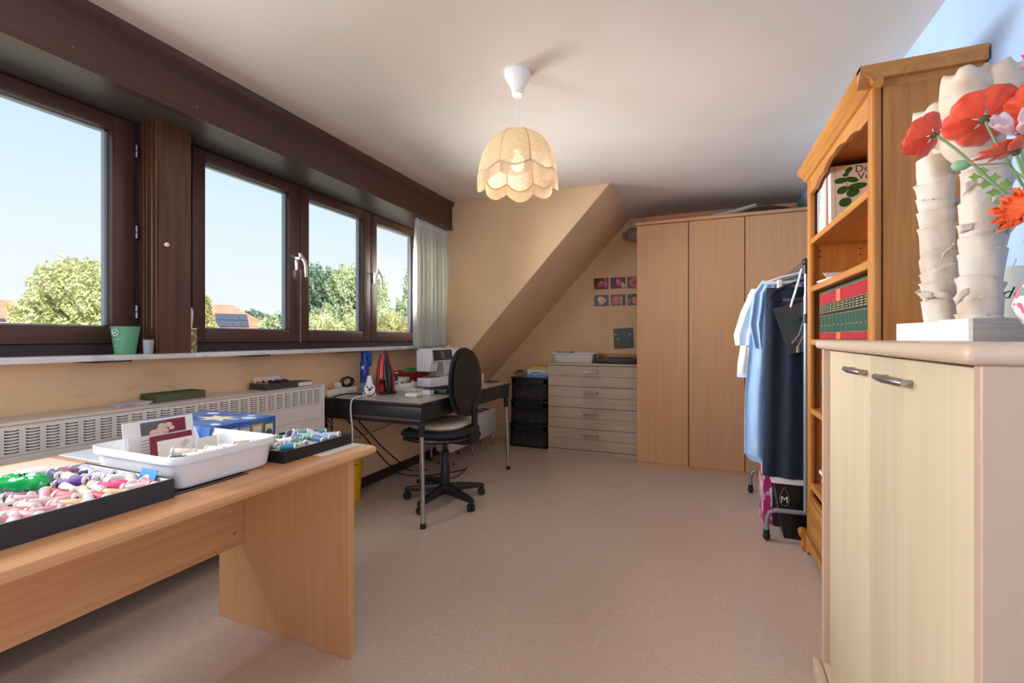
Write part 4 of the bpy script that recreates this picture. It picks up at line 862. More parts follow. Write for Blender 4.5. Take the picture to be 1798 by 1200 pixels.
part(t, 'cup', MB().lathe([(0.001, 0.0), (0.0165, 0.0), (0.017, 0.003), (0.0205, 0.060), (0.0225, 0.062), (0.0215, 0.063), (0.0195, 0.061), (0.0155, 0.003), (0.001, 0.002)], (-2.212, 1.232, SZ), 24), mat('clear_frosted_plastic', srgb(206, 214, 226), 0.25, trans=0.5, alpha=0.75))
t = thing('glue_tube', 'gold and white tube with a paddle cap beside the pillar', 'tube', (-2.253, 1.442, SZ))
part(t, 'body', MB().rbox(-2.264, -2.242, 1.426, 1.459, SZ, SZ+0.112, 0.003), varied('gold_white_print', srgb(128, 104, 60), srgb(216, 204, 176), (90, 90, 60), 0.4, 4, 0, lo=0.5, hi=0.6))
part(t, 'cap', MB().rbox(-2.265, -2.241, 1.425, 1.460, SZ+0.112, SZ+0.118, 0.002, 1).prism([(1.427, SZ+0.118), (1.440, SZ+0.118), (1.444, SZ+0.160), (1.446, SZ+0.196), (1.440, SZ+0.216), (1.427, SZ+0.216)], 'x', -2.258, -2.248), WHITE_PL)
# ================================================================== ON THE DESK
KZ = 0.7402
def cable(name, label, pts, r, m, cat='cable'):
    # smooth by Catmull-Rom
    P = [Vector(p) for p in pts]; P = [P[0]]+P+[P[-1]]; out = []
    for i in range(1, len(P)-2):
        for k in range(6):
            t_ = k/6; a, b, c, d = P[i-1], P[i], P[i+1], P[i+2]
            out.append(0.5*((2*b)+(c-a)*t_+(2*a-5*b+4*c-d)*t_*t_+(3*b-a-3*c+d)*t_**3))
    out.append(P[-2])
    return single(name, MB().tube(out, r, 7), m, label, cat, tuple(pts[0]))
# ---- steam iron standing on its heel
IR = thing('steam_iron', 'red and black steam iron standing on its heel on the desk', 'iron', (-2.03, 2.60, KZ), R(-34))
def aw(z): return 0.060*max(0.0, 1-(z/0.302)**2.1)**0.62+0.0015
def loft(fn, zs, n=22):
    mb = MB(); vs_ = []
    for z in zs: vs_ += [fn(z, 2*PI*k/n) for k in range(n)]
    fs = [(i*n+k, i*n+(k+1) % n, (i+1)*n+(k+1) % n, (i+1)*n+k) for i in range(len(zs)-1) for k in range(n)]
    fs += [tuple(range(n-1, -1, -1)), tuple((len(zs)-1)*n+k for k in range(n))]
    return mb.raw(vs_, fs)
zs = [0.006+0.296*i/16 for i in range(17)]
part(IR, 'soleplate', MB().prism([(aw(z)*1.02, z) for z in zs]+[(-aw(z)*1.02, z) for z in reversed(zs)], 'x', -0.004, 0.004), STEEL, local=True)
def red(z, th):
    a = aw(z)*0.98; dp = 0.080-0.20*max(0, z-0.08); c, s = math.cos(th), math.sin(th)
    return (0.004+max(0.006, dp)*(0.5+0.5*math.copysign(abs(c)**0.8, c)), a*math.copysign(abs(s)**0.75, s), z)
part(IR, 'red_body', loft(red, [0.004+0.27*i/14 for i in range(15)]), mat('glossy_red_plastic', srgb(206, 14, 30), 0.18, coat=0.5), 60, local=True)
def tank(z, th):
    a = aw(z)*0.56; c, s = math.cos(th), math.sin(th); x1 = 0.104-0.28*max(0, z-0.07)
    return (0.02+(max(0.02, x1)-0.02)*(0.5+0.5*math.copysign(abs(c)**0.7, c)), a*math.copysign(abs(s)**0.8, s), z)
part(IR, 'black_top', loft(tank, [0.0+0.295*i/14 for i in range(15)]), mat('glossy_black_plastic', srgb(22, 24, 30), 0.2), 60, local=True)
part(IR, 'handle', MB().tube([(0.06, 0, 0.03), (0.118, 0, 0.02), (0.130, 0, 0.06), (0.122, 0, 0.13), (0.098, 0, 0.185), (0.055, 0, 0.215)], [0.022, 0.020, 0.018, 0.017, 0.017, 0.016], 14), BLACK_PL, local=True)
part(IR, 'heel', MB().rbox(0.0, 0.115, -0.052, 0.052, 0.0, 0.016, 0.006), BLACK_PL, local=True)
part(IR, 'steam_dial', MB().cyl((0.085, -0.036, 0.085), (0.092, -0.046, 0.085), 0.016, None, 14), BLACK_PL, local=True)
# ---- spray can
t = thing('spray_can', 'blue spray can with trigger cap behind the iron', 'spray can', (-2.235, 2.652, KZ))
def canprint():
    m = varied('blue_can_print', srgb(34, 72, 168), srgb(96, 104, 186), (60, 60, 24), 0.3, 5, 0, lo=0.5, hi=0.62); return m
part(t, 'can', MB().lathe([(0.001, 0), (0.030, 0), (0.032, 0.004), (0.032, 0.205), (0.028, 0.215), (0.001, 0.216)], (-2.245, 2.655, KZ), 24), canprint())
part(t, 'label_patch', MB().surf(lambda u, v: (-2.245+0.0325*math.cos(R(-95+40*u)), 2.655+0.0325*math.sin(R(-95+40*u)), KZ+0.155+0.022*v), 8, 2), WHITE_M, solid=0.0005)
part(t, 'base_band', MB().lathe([(0.0322, 0.0), (0.0324, 0.002), (0.0324, 0.055), (0.0322, 0.057)], (-2.245, 2.655, KZ), 24), mat('pale_blue_print', srgb(120, 170, 220), 0.35))
mb = MB().lathe([(0.026, 0.212), (0.026, 0.240), (0.022, 0.275), (0.001, 0.276)], (-2.245, 2.655, KZ), 20)
cp = MB().rbox(-0.024, 0.050, -0.018, 0.018, 0.245, 0.285, 0.006).rbox(0.026, 0.050, -0.015, 0.015, 0.175, 0.25, 0.005)
mb.add(cp, Matrix.Translation((-2.245, 2.655, KZ)) @ Matrix.Rotation(R(25), 4, 'Z'))
part(t, 'trigger_cap', mb, mat('royal_blue_plastic', srgb(20, 74, 168), 0.3))
part(t, 'cap_top', MB().add(MB().rbox(0.0, 0.046, -0.014, 0.014, 0.285, 0.288, 0.001, 1), Matrix.Translation((-2.245, 2.655, KZ)) @ Matrix.Rotation(R(25), 4, 'Z')), WHITE_PL)
# ---- white device with the oval black-rimmed face
DV = thing('iron_cord_unit', 'white wedge-shaped gadget with a black-rimmed oval face before the iron', 'gadget', (-2.01, 2.425, KZ), R(-48))
DV.scale = (1.22, 1.22, 1.03)
def dev(z, th):
    f_ = z/0.128; a = 0.036*(1-f_**2)**0.5+0.004; b = 0.038*(1-f_*0.75); c, s = math.cos(th), math.sin(th)
    return (a*0.95*math.copysign(abs(c)**0.8, c), b*math.copysign(abs(s)**0.8, s)-0.016*f_*0, z)
part(DV, 'shell', loft(dev, [0.128*i/12*0.995 for i in range(13)]), WHITE_PL, 60, local=True)
Mf = Matrix.Translation((0.026, 0, 0.044)) @ Matrix.Rotation(R(74), 4, 'Y')
part(DV, 'face_rim', MB().add(MB().lathe([(0.036, -0.004), (0.038, 0.002), (0.037, 0.006), (0.033, 0.007)], (0, 0, 0), 28, Matrix.Diagonal((1.18, 0.86, 1))), Mf), BLACK_PL, local=True)
part(DV, 'face', MB().add(MB().lathe([(0.034, 0.004), (0.033, 0.008), (0.001, 0.0095)], (0, 0, 0), 28, Matrix.Diagonal((1.16, 0.84, 1))), Mf), WHITE_PL, local=True)
for (x, y, r_) in ((-0.014, -0.011, 0.0065), (-0.018, 0.004, 0.0065), (-0.008, 0.013, 0.006), (0.004, 0.0, 0.010)):
    part(DV, 'button', MB().add(MB().lathe([(r_, 0.007), (r_, 0.0105), (r_*0.8, 0.0115), (0.0005, 0.0117)], (x, y, 0), 14), Mf), mat('grey_button', srgb(70, 70, 74), 0.4), local=True)
part(DV, 'brand_mark', MB().add(MB().box(0.024, 0.030, -0.009, 0.009, 0.008, 0.0100), Mf), mat('pink_mark', srgb(236, 120, 130), 0.4), local=True)
# ---- power strip, plug, coiled cable
t = thing('power_strip', 'white power strip at the back corner of the desk', 'power strip', (-2.24, 2.41, KZ))
part(t, 'housing', MB().rbox(-2.268, -2.215, 2.272, 2.545, KZ, KZ+0.042, 0.006), mat('ivory_plastic', srgb(226, 222, 212), 0.4))
part(t, 'switch', MB().rbox(-2.252, -2.232, 2.30, 2.335, KZ+0.042, KZ+0.050, 0.003), mat('red_switch', srgb(214, 40, 40), 0.3))
for y in (2.385, 2.445, 2.505): part(t, 'socket', MB().lathe([(0.019, 0.0415), (0.019, 0.0435), (0.016, 0.0435), (0.015, 0.0425), (0.0005, 0.0424)], (-2.2415, y, KZ), 18), WHITE_M)
single('mains_plug', MB().rbox(-2.262, -2.222, 2.37, 2.405, KZ+0.0445, KZ+0.082, 0.008).tube([(-2.225, 2.387, KZ+0.06), (-2.205, 2.385, KZ+0.05), (-2.200, 2.383, KZ+0.010), (-2.2, 2.37, KZ+0.006)], 0.004, 8), mat('ivory_plastic', srgb(226, 222, 212), 0.4), 'ivory mains plug in the power strip', 'plug', (-2.242, 2.387, KZ+0.0445))
cp_ = []
for i in range(70):
    a = 2*PI*i/16; cp_.append((-2.242+0.012*math.sin(a*0.31), 2.475+0.050*math.cos(a), KZ+0.079+0.030*math.sin(a)+0.003*math.sin(i)))
single('coiled_cable', MB().tube(cp_, 0.0052, 6), RUBBER, 'coiled black cable resting on the power strip', 'cable', (-2.242, 2.475, KZ+0.043))
# ---- white sewing boxes, navy spool
t = thing('bobbin_box', 'white bobbin box with small coloured bobbins beside the iron', 'box', (-2.03, 2.85, KZ))
part(t, 'box', MB().rbox(-2.115, -1.985, 2.72, 2.975, KZ, KZ+0.044, 0.004), WHITE_PL)
for k in range(7):
    c_ = ((200, 60, 60), (230, 225, 215), (120, 60, 50), (210, 180, 90), (60, 70, 110), (40, 44, 70), (220, 220, 220))[k]
    part(t, 'bobbin', MB().cyl((-2.03, 2.745+k*0.033, KZ+0.044), (-2.03, 2.745+k*0.033, KZ+0.054), 0.0105, None, 12), mat('bobbin_%d' % k, srgb(*c_), 0.5))
single('pattern_box', MB().rbox(-2.23, -2.12, 2.80, 3.04, KZ, KZ+0.072, 0.004), WHITE_M, 'plain white box behind the bobbin box', 'box', (-2.175, 2.92, KZ))
s_ = spool('navy blue', (-2.135+0.06, 2.80, KZ+0.0545+0.036), (0, R(90), 0), 'standing upright on the white bobbin box', 'upright spools on the desk', 1.06)
t = thing('clear_jar', 'small clear jar between spray can and iron', 'jar', (-2.165, 2.665, KZ))
part(t, 'glass', MB().lathe([(0.001, 0), (0.024, 0), (0.025, 0.003), (0.025, 0.075), (0.023, 0.075), (0.023, 0.004), (0.001, 0.003)], (-2.155, 2.675, KZ), 20), mat('clear_jar_plastic', srgb(214, 200, 190), 0.15, trans=0.6, alpha=0.6))
part(t, 'lid', MB().lathe([(0.026, 0.075), (0.026, 0.088), (0.001, 0.089)], (-2.155, 2.675, KZ), 20), mat('dull_gold_lid', srgb(180, 160, 110), 0.4))
# ---- red tray with green cloth
t = thing('red_basket', 'red plastic basket behind the sewing boxes', 'basket', (-2.19, 3.17, KZ))
RD = mat('red_plastic', srgb(182, 26, 30), 0.35)
bk = MB()
for a in ((-2.285, -2.281, 3.05, 3.30), (-2.104, -2.10, 3.05, 3.30), (-2.281, -2.104, 3.05, 3.054), (-2.281, -2.104, 3.296, 3.30)): bk.box(*a, KZ+0.003, KZ+0.105)
part(t, 'wall', bk, RD); part(t, 'base', MB().box(-2.285, -2.10, 3.05, 3.30, KZ, KZ+0.003), RD)
part(t, 'rim', MB().tube([(-2.289, 3.046, KZ+0.106), (-2.096, 3.046, KZ+0.106), (-2.096, 3.304, KZ+0.106), (-2.289, 3.304, KZ+0.106)], 0.005, 6, closed=True), RD)
sl_ = MB()
for k in range(9): sl_.box(-2.272+k*0.019, -2.266+k*0.019, 3.0485, 3.0502, KZ+0.02, KZ+0.085)
part(t, 'slot', sl_, mat('dark_red_slot', srgb(120, 14, 20), 0.5))
def lump(u, v):
    th = 2*PI*u; ph = PI*v; q = 1+0.15*math.sin(3*th+1)+0.1*math.sin(5*th+ph*3)
    return (-2.20+0.070*math.sin(ph)*math.cos(th)*q, 3.17+0.095*math.sin(ph)*math.sin(th)*q, KZ+0.075-0.052*math.cos(ph)*(1+0.2*math.sin(th*2)))
single('green_cloth', MB().surf(lump, 26, 12, cu=True), varied('green_cotton', srgb(40, 120, 60), srgb(60, 150, 80), (40, 40, 40), 0.8, 3, 0.3), 'crumpled green cloth in the red basket', 'cloth', (-2.2, 3.17, KZ+0.02), 60)
# ---- sewing machine: end face towards the camera, controls towards the chair
SM = thing('sewing_machine', 'white sewing machine with a dark control panel on the desk', 'sewing machine', (-1.93, 3.17, KZ))
XA, XF, Y0, Y1 = -2.00, -1.855, 2.955, 3.395
part(SM, 'base', MB().rbox(XA+0.005, XF+0.012, 3.02, Y1, KZ, KZ+0.052, 0.008), WHITE_PL)
part(SM, 'free_arm', MB().rbox(XA+0.035, XF+0.010, 2.905, 3.27, KZ+0.012, KZ+0.078, 0.008), WHITE_PL)
part(SM, 'needle_plate', MB().rbox(XA+0.045, XF+0.002, 2.93, 3.10, KZ+0.078, KZ+0.081, 0.001, 1), mat('grey_plate', srgb(120, 122, 126), 0.4))
part(SM, 'pillar', MB().rbox(XA+0.01, XF+0.004, 3.245, Y1, KZ+0.05, KZ+0.30, 0.012), WHITE_PL)
head = [(XA, KZ+0.195), (XA+0.004, KZ+0.125), (XF-0.03, KZ+0.125), (XF-0.018, KZ+0.19), (XF-0.002, KZ+0.205), (XF-0.012, KZ+0.292), (XF-0.03, KZ+0.30), (XA+0.02, KZ+0.298), (XA, KZ+0.28)]
part(SM, 'head', MB().prism([(x, z) for x, z in head], 'y', Y0, Y0+0.105), WHITE_PL)
arm = [(XA, KZ+0.195), (XF-0.004, KZ+0.195), (XF-0.001, KZ+0.21), (XF-0.012, KZ+0.292), (XF-0.03, KZ+0.30), (XA+0.02, KZ+0.298), (XA, KZ+0.28)]
part(SM, 'upper_arm', MB().prism(arm, 'y', Y0+0.105, Y1), WHITE_PL)
M = Matrix.Translation((XF-0.005, 0, KZ+0.247)) @ Matrix.Rotation(R(-7), 4, 'Y')
part(SM, 'control_panel', MB().add(MB().box(-0.001, 0.004, Y0+0.015, Y0+0.30, -0.040, 0.040), M), mat('dark_panel', srgb(62, 56, 54), 0.3))
part(SM, 'display', MB().add(MB().box(0.004, 0.0048, Y0+0.125, Y0+0.165, -0.028, 0.030), M), mat('display_tan', srgb(150, 120, 104), 0.3))
bt = MB()
for r_ in range(5):
    for c_ in range(4): bt.add(MB().box(0.004, 0.0052, 0, 0.014, 0, 0.006), M @ Matrix.Translation((0, Y0+(0.10 if c_ == 0 else 0.155+c_*0.026), -0.028+r_*0.013)))
part(SM, 'buttons', bt, mat('blue_buttons', srgb(70, 130, 190), 0.4))
part(SM, 'presser_foot', MB().cyl((XF-0.06, Y0+0.05, KZ+0.125), (XF-0.06, Y0+0.05, KZ+0.095), 0.007, None, 10).cyl((XF-0.06, Y0+0.05, KZ+0.095), (XF-0.06, Y0+0.05, KZ+0.084), 0.003, None, 8).rbox(XF-0.075, XF-0.045, Y0+0.03, Y0+0.06, KZ+0.083, KZ+0.090, 0.002, 1).tube([(XF-0.04, Y0+0.07, KZ+0.12), (XF-0.022, Y0+0.085, KZ+0.105)], 0.006, 8), CHROME)
part(SM, 'lens_guard', MB().add(MB().box(-0.001, 0.001, -0.055, 0.04, -0.05, 0.065), Matrix.Translation((XF-0.01, 3.18, KZ+0.145)) @ Matrix.Rotation(R(12), 4, 'X')), mat('pale_screen', srgb(214, 214, 222), 0.3))
part(SM, 'top_cover', MB().rbox(XA+0.03, XF-0.035, Y0+0.18, Y1-0.02, KZ+0.298, KZ+0.306, 0.003), mat('tan_cover', srgb(206, 172, 136), 0.5))
for k in range(3): part(SM, 'spool_pin', MB().cyl((XA+0.07+0.014*k, Y1-0.06-0.05*k, KZ+0.306), (XA+0.07+0.014*k, Y1-0.06-0.05*k, KZ+0.318), 0.004, None, 8), WHITE_PL)
part(SM, 'handwheel', MB().cyl((XA+0.07, Y1, KZ+0.23), (XA+0.07, Y1+0.022, KZ+0.23), 0.038, 0.034, 24), WHITE_PL)
# thread stand behind
t = thing('thread_stand', 'slim steel thread stand behind the sewing machine', 'thread stand', (-2.03, 3.525, KZ))
part(t, 'foot', MB().lathe([(0.04, 0), (0.04, 0.006), (0.008, 0.012), (0.001, 0.012)], (-2.03, 3.525, KZ), 18), BLACK_PL)
part(t, 'rod', MB().cyl((-2.03, 3.525, KZ+0.008), (-2.03, 3.525, 1.222), 0.0025, None, 8), STEEL)
part(t, 'arm', MB().tube([(-2.045, 3.51, 1.214), (-2.03, 3.525, 1.216), (-1.97, 3.545, 1.214), (-1.97, 3.545, 1.206)], 0.002, 6).tube([(-1.97, 3.545, 1.206), (-1.965, 3.545, 1.222)], 0.002, 6), STEEL)
# pin cushion and bits in front
t = thing('pin_cushion', 'white pin cushion stuck with pins at the front of the desk', 'pin cushion', (-1.705, 2.485, KZ))
part(t, 'cushion', MB().rbox(-1.752, -1.66, 2.45, 2.53, KZ, KZ+0.024, 0.009, 3), mat('off_white_cotton', srgb(234, 226, 210), 0.8))
pn = random.Random(3)
for k in range(10):
    x = -1.705+pn.uniform(-0.035, 0.035); y = 2.49+pn.uniform(-0.03, 0.03)
    part(t, 'pin', MB().tube([(x, y, KZ+0.015), (x+pn.uniform(-0.008, 0.008), y+pn.uniform(-0.008, 0.008), KZ+0.04)], 0.0012, 5).ell((x, y, KZ+0.041), 0.0022, 0.0022, 0.0022, 8, 5), STEEL)
single('small_carton', MB().rbox(-1.712, -1.645, 2.585, 2.635, KZ, KZ+0.028, 0.002, 1), WHITE_M, 'little white carton beside the pin cushion', 'box', (-1.68, 2.61, KZ))
t = thing('pedal_case', 'dark accessory case with items on top next to the chair', 'case', (-1.62, 2.78, KZ))
part(t, 'case', MB().rbox(-1.70, -1.56, 2.655, 2.88, KZ, KZ+0.032, 0.006), BLACK_PL); part(t, 'lid_items', MB().rbox(-1.67, -1.60, 2.72, 2.82, KZ+0.032, KZ+0.046, 0.005).cyl((-1.69, 2.70, KZ+0.038), (-1.64, 2.73, KZ+0.038), 0.006, None, 8), BLACK_M)
single('paper_stack', MB().add(MB().box(-0.05, 0.05, -0.07, 0.07, 0, 0.006), Matrix.Translation((-1.935+0.02, 2.80, KZ)) @ Matrix.Rotation(0.2, 4, 'Z')), PAPER, 'few white papers between bobbin box and sewing machine', 'paper', (-1.915, 2.80, KZ))
single('paper_cup', MB().lathe([(0.001, 0), (0.019, 0), (0.026, 0.072), (0.0275, 0.074), (0.025, 0.074), (0.018, 0.003), (0.001, 0.002)], (-1.715, 3.50, KZ), 20), mat('beige_cup', srgb(226, 204, 180), 0.6), 'beige paper cup at the far end of the desk', 'cup', (-1.715, 3.5, KZ))
single('marker_pen', MB().tube([(-1.675, 3.505, KZ+0.007), (-1.60, 3.575, KZ+0.007)], 0.0068, 10).tube([(-1.60, 3.575, KZ+0.007), (-1.59, 3.584, KZ+0.007)], [0.006, 0.003], 10), BLACK_PL, 'black marker pen beside the paper cup', 'pen', (-1.64, 3.54, KZ))
# ---- cables hanging from the desk
cable('iron_cable', 'black cable looping off the desk edge', [(-2.03, 2.395, KZ+0.012), (-2.10, 2.33, KZ+0.018), (-2.15, 2.262, KZ+0.004), (-2.155, 2.245, 0.70), (-2.155, 2.242, 0.58), (-2.16, 2.25, 0.40)], 0.005, RUBBER)
cable('iron_cable', 'white cable dropping off the desk edge', [(-1.995, 2.385, KZ+0.012), (-1.985, 2.31, KZ+0.010), (-2.0, 2.252, 0.735), (-2.005, 2.245, 0.66), (-1.99, 2.243, 0.56), (-1.995, 2.245, 0.47), (-2.02, 2.25, 0.40)], 0.0052, mat('white_cable', srgb(216, 212, 214), 0.4))
cable('mains_cable', 'grey cable curving from behind the radiator under the desk', [(-2.31, 2.20, 0.72), (-2.28, 2.26, 0.62), (-2.20, 2.36, 0.50), (-2.24, 2.55, 0.42), (-2.29, 2.75, 0.405), (-2.30, 3.0, 0.42), (-2.30, 3.25, 0.47)], 0.0055, mat('grey_cable', srgb(176, 160, 146), 0.5))
cable('mains_cable', 'upper black cable hanging under the desk to the floor', [(-2.29, 2.42, 0.66), (-2.30, 2.60, 0.56), (-2.30, 2.74, 0.435), (-2.30, 2.90, 0.285), (-2.30, 3.05, 0.165), (-2.295, 3.15, 0.085), (-2.25, 3.22, 0.006), (-2.12, 3.3, 0.006)], 0.005, RUBBER)
cable('mains_cable', 'lower black cable hanging under the desk to the floor', [(-2.285, 2.40, 0.64), (-2.29, 2.58, 0.50), (-2.295, 2.74, 0.36), (-2.295, 2.88, 0.22), (-2.29, 2.98, 0.12), (-2.285, 3.04, 0.08), (-2.25, 3.10, 0.006), (-2.05, 3.14, 0.006), (-1.9, 3.3, 0.006), (-1.83, 3.42, 0.006)], 0.005, RUBBER)
cable('mains_cable', 'thin dark wire down the wall beside the yellow bin', [(-2.31, 2.36, 0.60), (-2.318, 2.45, 0.40), (-2.318, 2.52, 0.25), (-2.312, 2.60, 0.09)], 0.003, RUBBER)
cable('mains_cable', 'thin black flex crossing the floor behind the chair base', [(-1.9, 2.95, 0.005), (-1.85, 3.1, 0.005), (-1.80, 3.25, 0.005), (-1.85, 3.5, 0.005)], 0.0035, RUBBER)
# yellow bin under the desk
t = thing('waste_bin', 'yellow waste bin behind the work table end', 'bin', (-2.235, 2.50, 0))
part(t, 'bucket', MB().lathe([(0.001, 0), (0.062, 0), (0.064, 0.01), (0.078, 0.24), (0.082, 0.242), (0.082, 0.250), (0.076, 0.250), (0.060, 0.012), (0.001, 0.010)], (-2.235, 2.50, 0), 28), mat('yellow_plastic', srgb(236, 196, 30), 0.35))
part(t, 'liner', MB().lathe([(0.074, 0.251), (0.055, 0.285), (0.02, 0.29), (0.001, 0.288)], (-2.235, 2.50, 0), 20, rad=lambda th, z: 1+0.08*math.sin(5*th)), mat('yellow_liner', srgb(232, 196, 60), 0.5))
# ---- white convector under the slope
t = thing('electric_heater', 'low white heater on thin chrome legs under the sloping wall', 'heater', (-2.06, 3.95, 0))
part(t, 'casing', MB().rbox(-2.15, -1.99, 3.47, 4.42, 0.115, 0.375, 0.014, 3), mat('off_white_enamel', srgb(226, 220, 208), 0.4))
for k in range(6): part(t, 'vent', MB().rbox(-2.12, -2.02, 3.60+k*0.13, 3.69+k*0.13, 0.3745, 0.3765, 0.001, 1), DARK_SLOT)
part(t, 'grip', MB().rbox(-1.992, -1.985, 3.80, 3.92, 0.325, 0.345, 0.003), BLACK_PL)
for x in (-2.13, -2.005):
    for y in (3.52, 3.88, 4.36):
        lg = part(t, 'leg', MB().tube([(x, y, 0.12), (x+(0.012 if x > -2.1 else -0.012), y-0.008, 0.012)], 0.006, 8), CHROME)
        part(lg, 'tip', MB().cyl((x+(0.012 if x > -2.1 else -0.012), y-0.008, 0.02), (x+(0.012 if x > -2.1 else -0.012), y-0.008, 0), 0.008, None, 8), RUBBER)
# ================================================================== END WALL
# ---- three stacked black crates
CM = mat('black_crate_plastic', srgb(24, 26, 28), 0.45)
def crate(x0, x1, y0, y1, z0, z1, label, grp):
    t = thing('storage_crate', label, 'crate', ((x0+x1)/2, (y0+y1)/2, z0))
    part(t, 'base', MB().box(x0+0.01, x1-0.01, y0+0.01, y1-0.01, z0, z0+0.006), CM)
    part(t, 'back_wall', MB().box(x0+0.01, x1-0.01, y1-0.008, y1, z0+0.006, z1-0.012), CM)
    rim = MB().rbox(x0-0.004, x1+0.004, y0-0.006, y0+0.012, z1-0.016, z1, 0.004).rbox(x0-0.004, x1+0.004, y1-0.01, y1+0.002, z1-0.016, z1, 0.004).rbox(x0-0.006, x0+0.01, y0+0.01, y1-0.008, z1-0.016, z1, 0.004).rbox(x1-0.01, x1+0.004, y0+0.01, y1-0.008, z1-0.016, z1, 0.004)
    part(t, 'rim', rim, CM)
    for axis in (0, 1):
        lt = MB(); zb, zt = z0+0.006, z1-0.014
        if axis == 0:
            n = 26; w_ = (x1-x0-0.02)/n
            for k in range(n+1): lt.box(x0+0.01+k*w_-0.0032, x0+0.01+k*w_+0.0032, y0, y0+0.004, zb, zt)
            m = 13
            for k in range(m+1): lt.box(x0+0.01, x1-0.01, y0+0.0003, y0+0.0037, zb+(zt-zb)*k/m-0.0035, zb+(zt-zb)*k/m+0.0035)
            lt.box(x0+0.005, x0+0.045, y0-0.001, y0+0.005, zb, zt).box(x1-0.045, x1-0.005, y0-0.001, y0+0.005, zb, zt)
            lt.box(x0+0.01, x1-0.01, y0-0.001, y0+0.005, zt-0.05, zt).box(x0+0.01, x1-0.01, y0-0.001, y0+0.005, zb, zb+0.02)
            part(t, 'front_lattice', lt, CM, 0)
        else:
            for xx in (x0+0.004, x1-0.008): part(t, 'side_wall', MB().box(xx, xx+0.004, y0+0.006, y1-0.008, zb, zt), CM)
    part(t, 'contents', MB().rbox(x0+0.03, x1-0.03, y0+0.012, y1-0.03, z0+0.006, z0+(z1-z0)*0.55, 0.03, 3), varied('crate_contents', srgb(120, 124, 112), srgb(170, 168, 152), (18, 18, 18), 0.8))
crate(-1.815, -1.405, 4.372, 4.70, 0.0, 0.236, 'bottom black perforated crate of the stack beside the dresser', '')
crate(-1.805, -1.405, 4.376, 4.70, 0.236, 0.474, 'middle black perforated crate of the stack beside the dresser', '')
crate(-1.800, -1.405, 4.380, 4.70, 0.474, 0.715, 'top black perforated crate of the stack beside the dresser', '')
# on the crates
cz = 0.7152
t = thing('plastic_caddy', 'blue plastic caddy with a grip lying on the top crate', 'caddy', (-1.53, 4.42, cz))
part(t, 'plate', MB().rbox(-1.67, -1.412, 4.39, 4.47, cz, cz+0.018, 0.004), mat('sky_blue_plastic', srgb(96, 150, 206), 0.4))
part(t, 'grip', MB().tube([(-1.60, 4.395, cz+0.016), (-1.585, 4.392, cz+0.042), (-1.55, 4.39, cz+0.050), (-1.50, 4.39, cz+0.050), (-1.465, 4.392, cz+0.042), (-1.45, 4.395, cz+0.016)], 0.007, 8), mat('sky_blue_plastic', srgb(96, 150, 206), 0.4))
single('white_carton', MB().rbox(-1.66, -1.412, 4.48, 4.65, cz, cz+0.082, 0.003, 1), WHITE_M, 'white carton on the top crate', 'box', (-1.535, 4.565, cz))
t = thing('yellow_book', 'yellow book on the white carton', 'book', (-1.52, 4.56, cz+0.083))
part(t, 'pages', MB().box(-1.622, -1.413, 4.482, 4.64, cz+0.085, cz+0.106), PAPER); part(t, 'cover', MB().box(-1.625, -1.411, 4.478, 4.642, cz+0.082, cz+0.085).box(-1.625, -1.411, 4.478, 4.642, cz+0.106, cz+0.109).box(-1.625, -1.411, 4.478, 4.481, cz+0.085, cz+0.106), mat('yellow_cover', srgb(222, 196, 40), 0.4))
single('wire_bundle', MB().tube([(-1.76+0.03*math.cos(a*1.7), 4.50+0.05*math.sin(a), cz+0.02+0.045*abs(math.sin(a*0.7))) for a in [i*0.4 for i in range(40)]], 0.003, 6), RUBBER, 'tangle of thin black wire left of the white carton', 'wire', (-1.76, 4.5, cz))
single('clear_case', MB().rbox(-1.785, -1.69, 4.40, 4.56, cz, cz+0.05, 0.004), mat('clear_case_plastic', srgb(196, 160, 120), 0.15, trans=0.5, alpha=0.45), 'clear plastic case on the left of the top crate', 'case', (-1.74, 4.48, cz))
# ---- on the dresser
dz = 0.8732
HX0, HY0 = 0.225, 0.13
tp = [(HY0-0.002, 0.0), (0.040, 0.0), (0.034, 0.006), (0.016, 0.082), (0.004, 0.086), (0.0, 0.092), (0.0, 0.100), (0.008, 0.102), (0.018, 0.098), (0.040, 0.010), (HY0-0.002, 0.006)]
t = thing('storage_tub', 'white plastic tub with a broad rim on the dresser', 'tub', (-1.155, 4.51, dz))
part(t, 'bowl', basin_mb(-1.155, 4.51, dz, tp), mat('matt_white_plastic', srgb(228, 224, 222), 0.4), 50)
part(t, 'grip', MB().rbox(-1.395, -1.37, 4.47, 4.55, dz+0.088, dz+0.104, 0.005).rbox(-0.94, -0.915, 4.47, 4.55, dz+0.088, dz+0.104, 0.005), mat('matt_white_plastic', srgb(228, 224, 222), 0.4))
single('cable_bundle', MB().tube([(-1.25+0.08*math.cos(a*0.9), 4.50+0.05*math.sin(a), dz+0.098+0.008*math.sin(a*2.1)) for a in [i*0.5 for i in range(26)]], 0.003, 6), RUBBER, 'black wires lying over the tub on the dresser', 'wire', (-1.25, 4.5, dz+0.09))
single('flat_case', MB().rbox(-0.915, -0.54, 4.385, 4.62, dz, dz+0.056, 0.004), mat('plum_black_case', srgb(46, 40, 50), 0.45), 'flat dark case on the dresser next to the wardrobe', 'case', (-0.73, 4.5, dz))
single('wood_tray', MB().rbox(-0.935, -0.54, 4.63, 4.70, dz, dz+0.085, 0.003), OAK_X, 'narrow oak box behind the flat dark case', 'box', (-0.73, 4.66, dz))
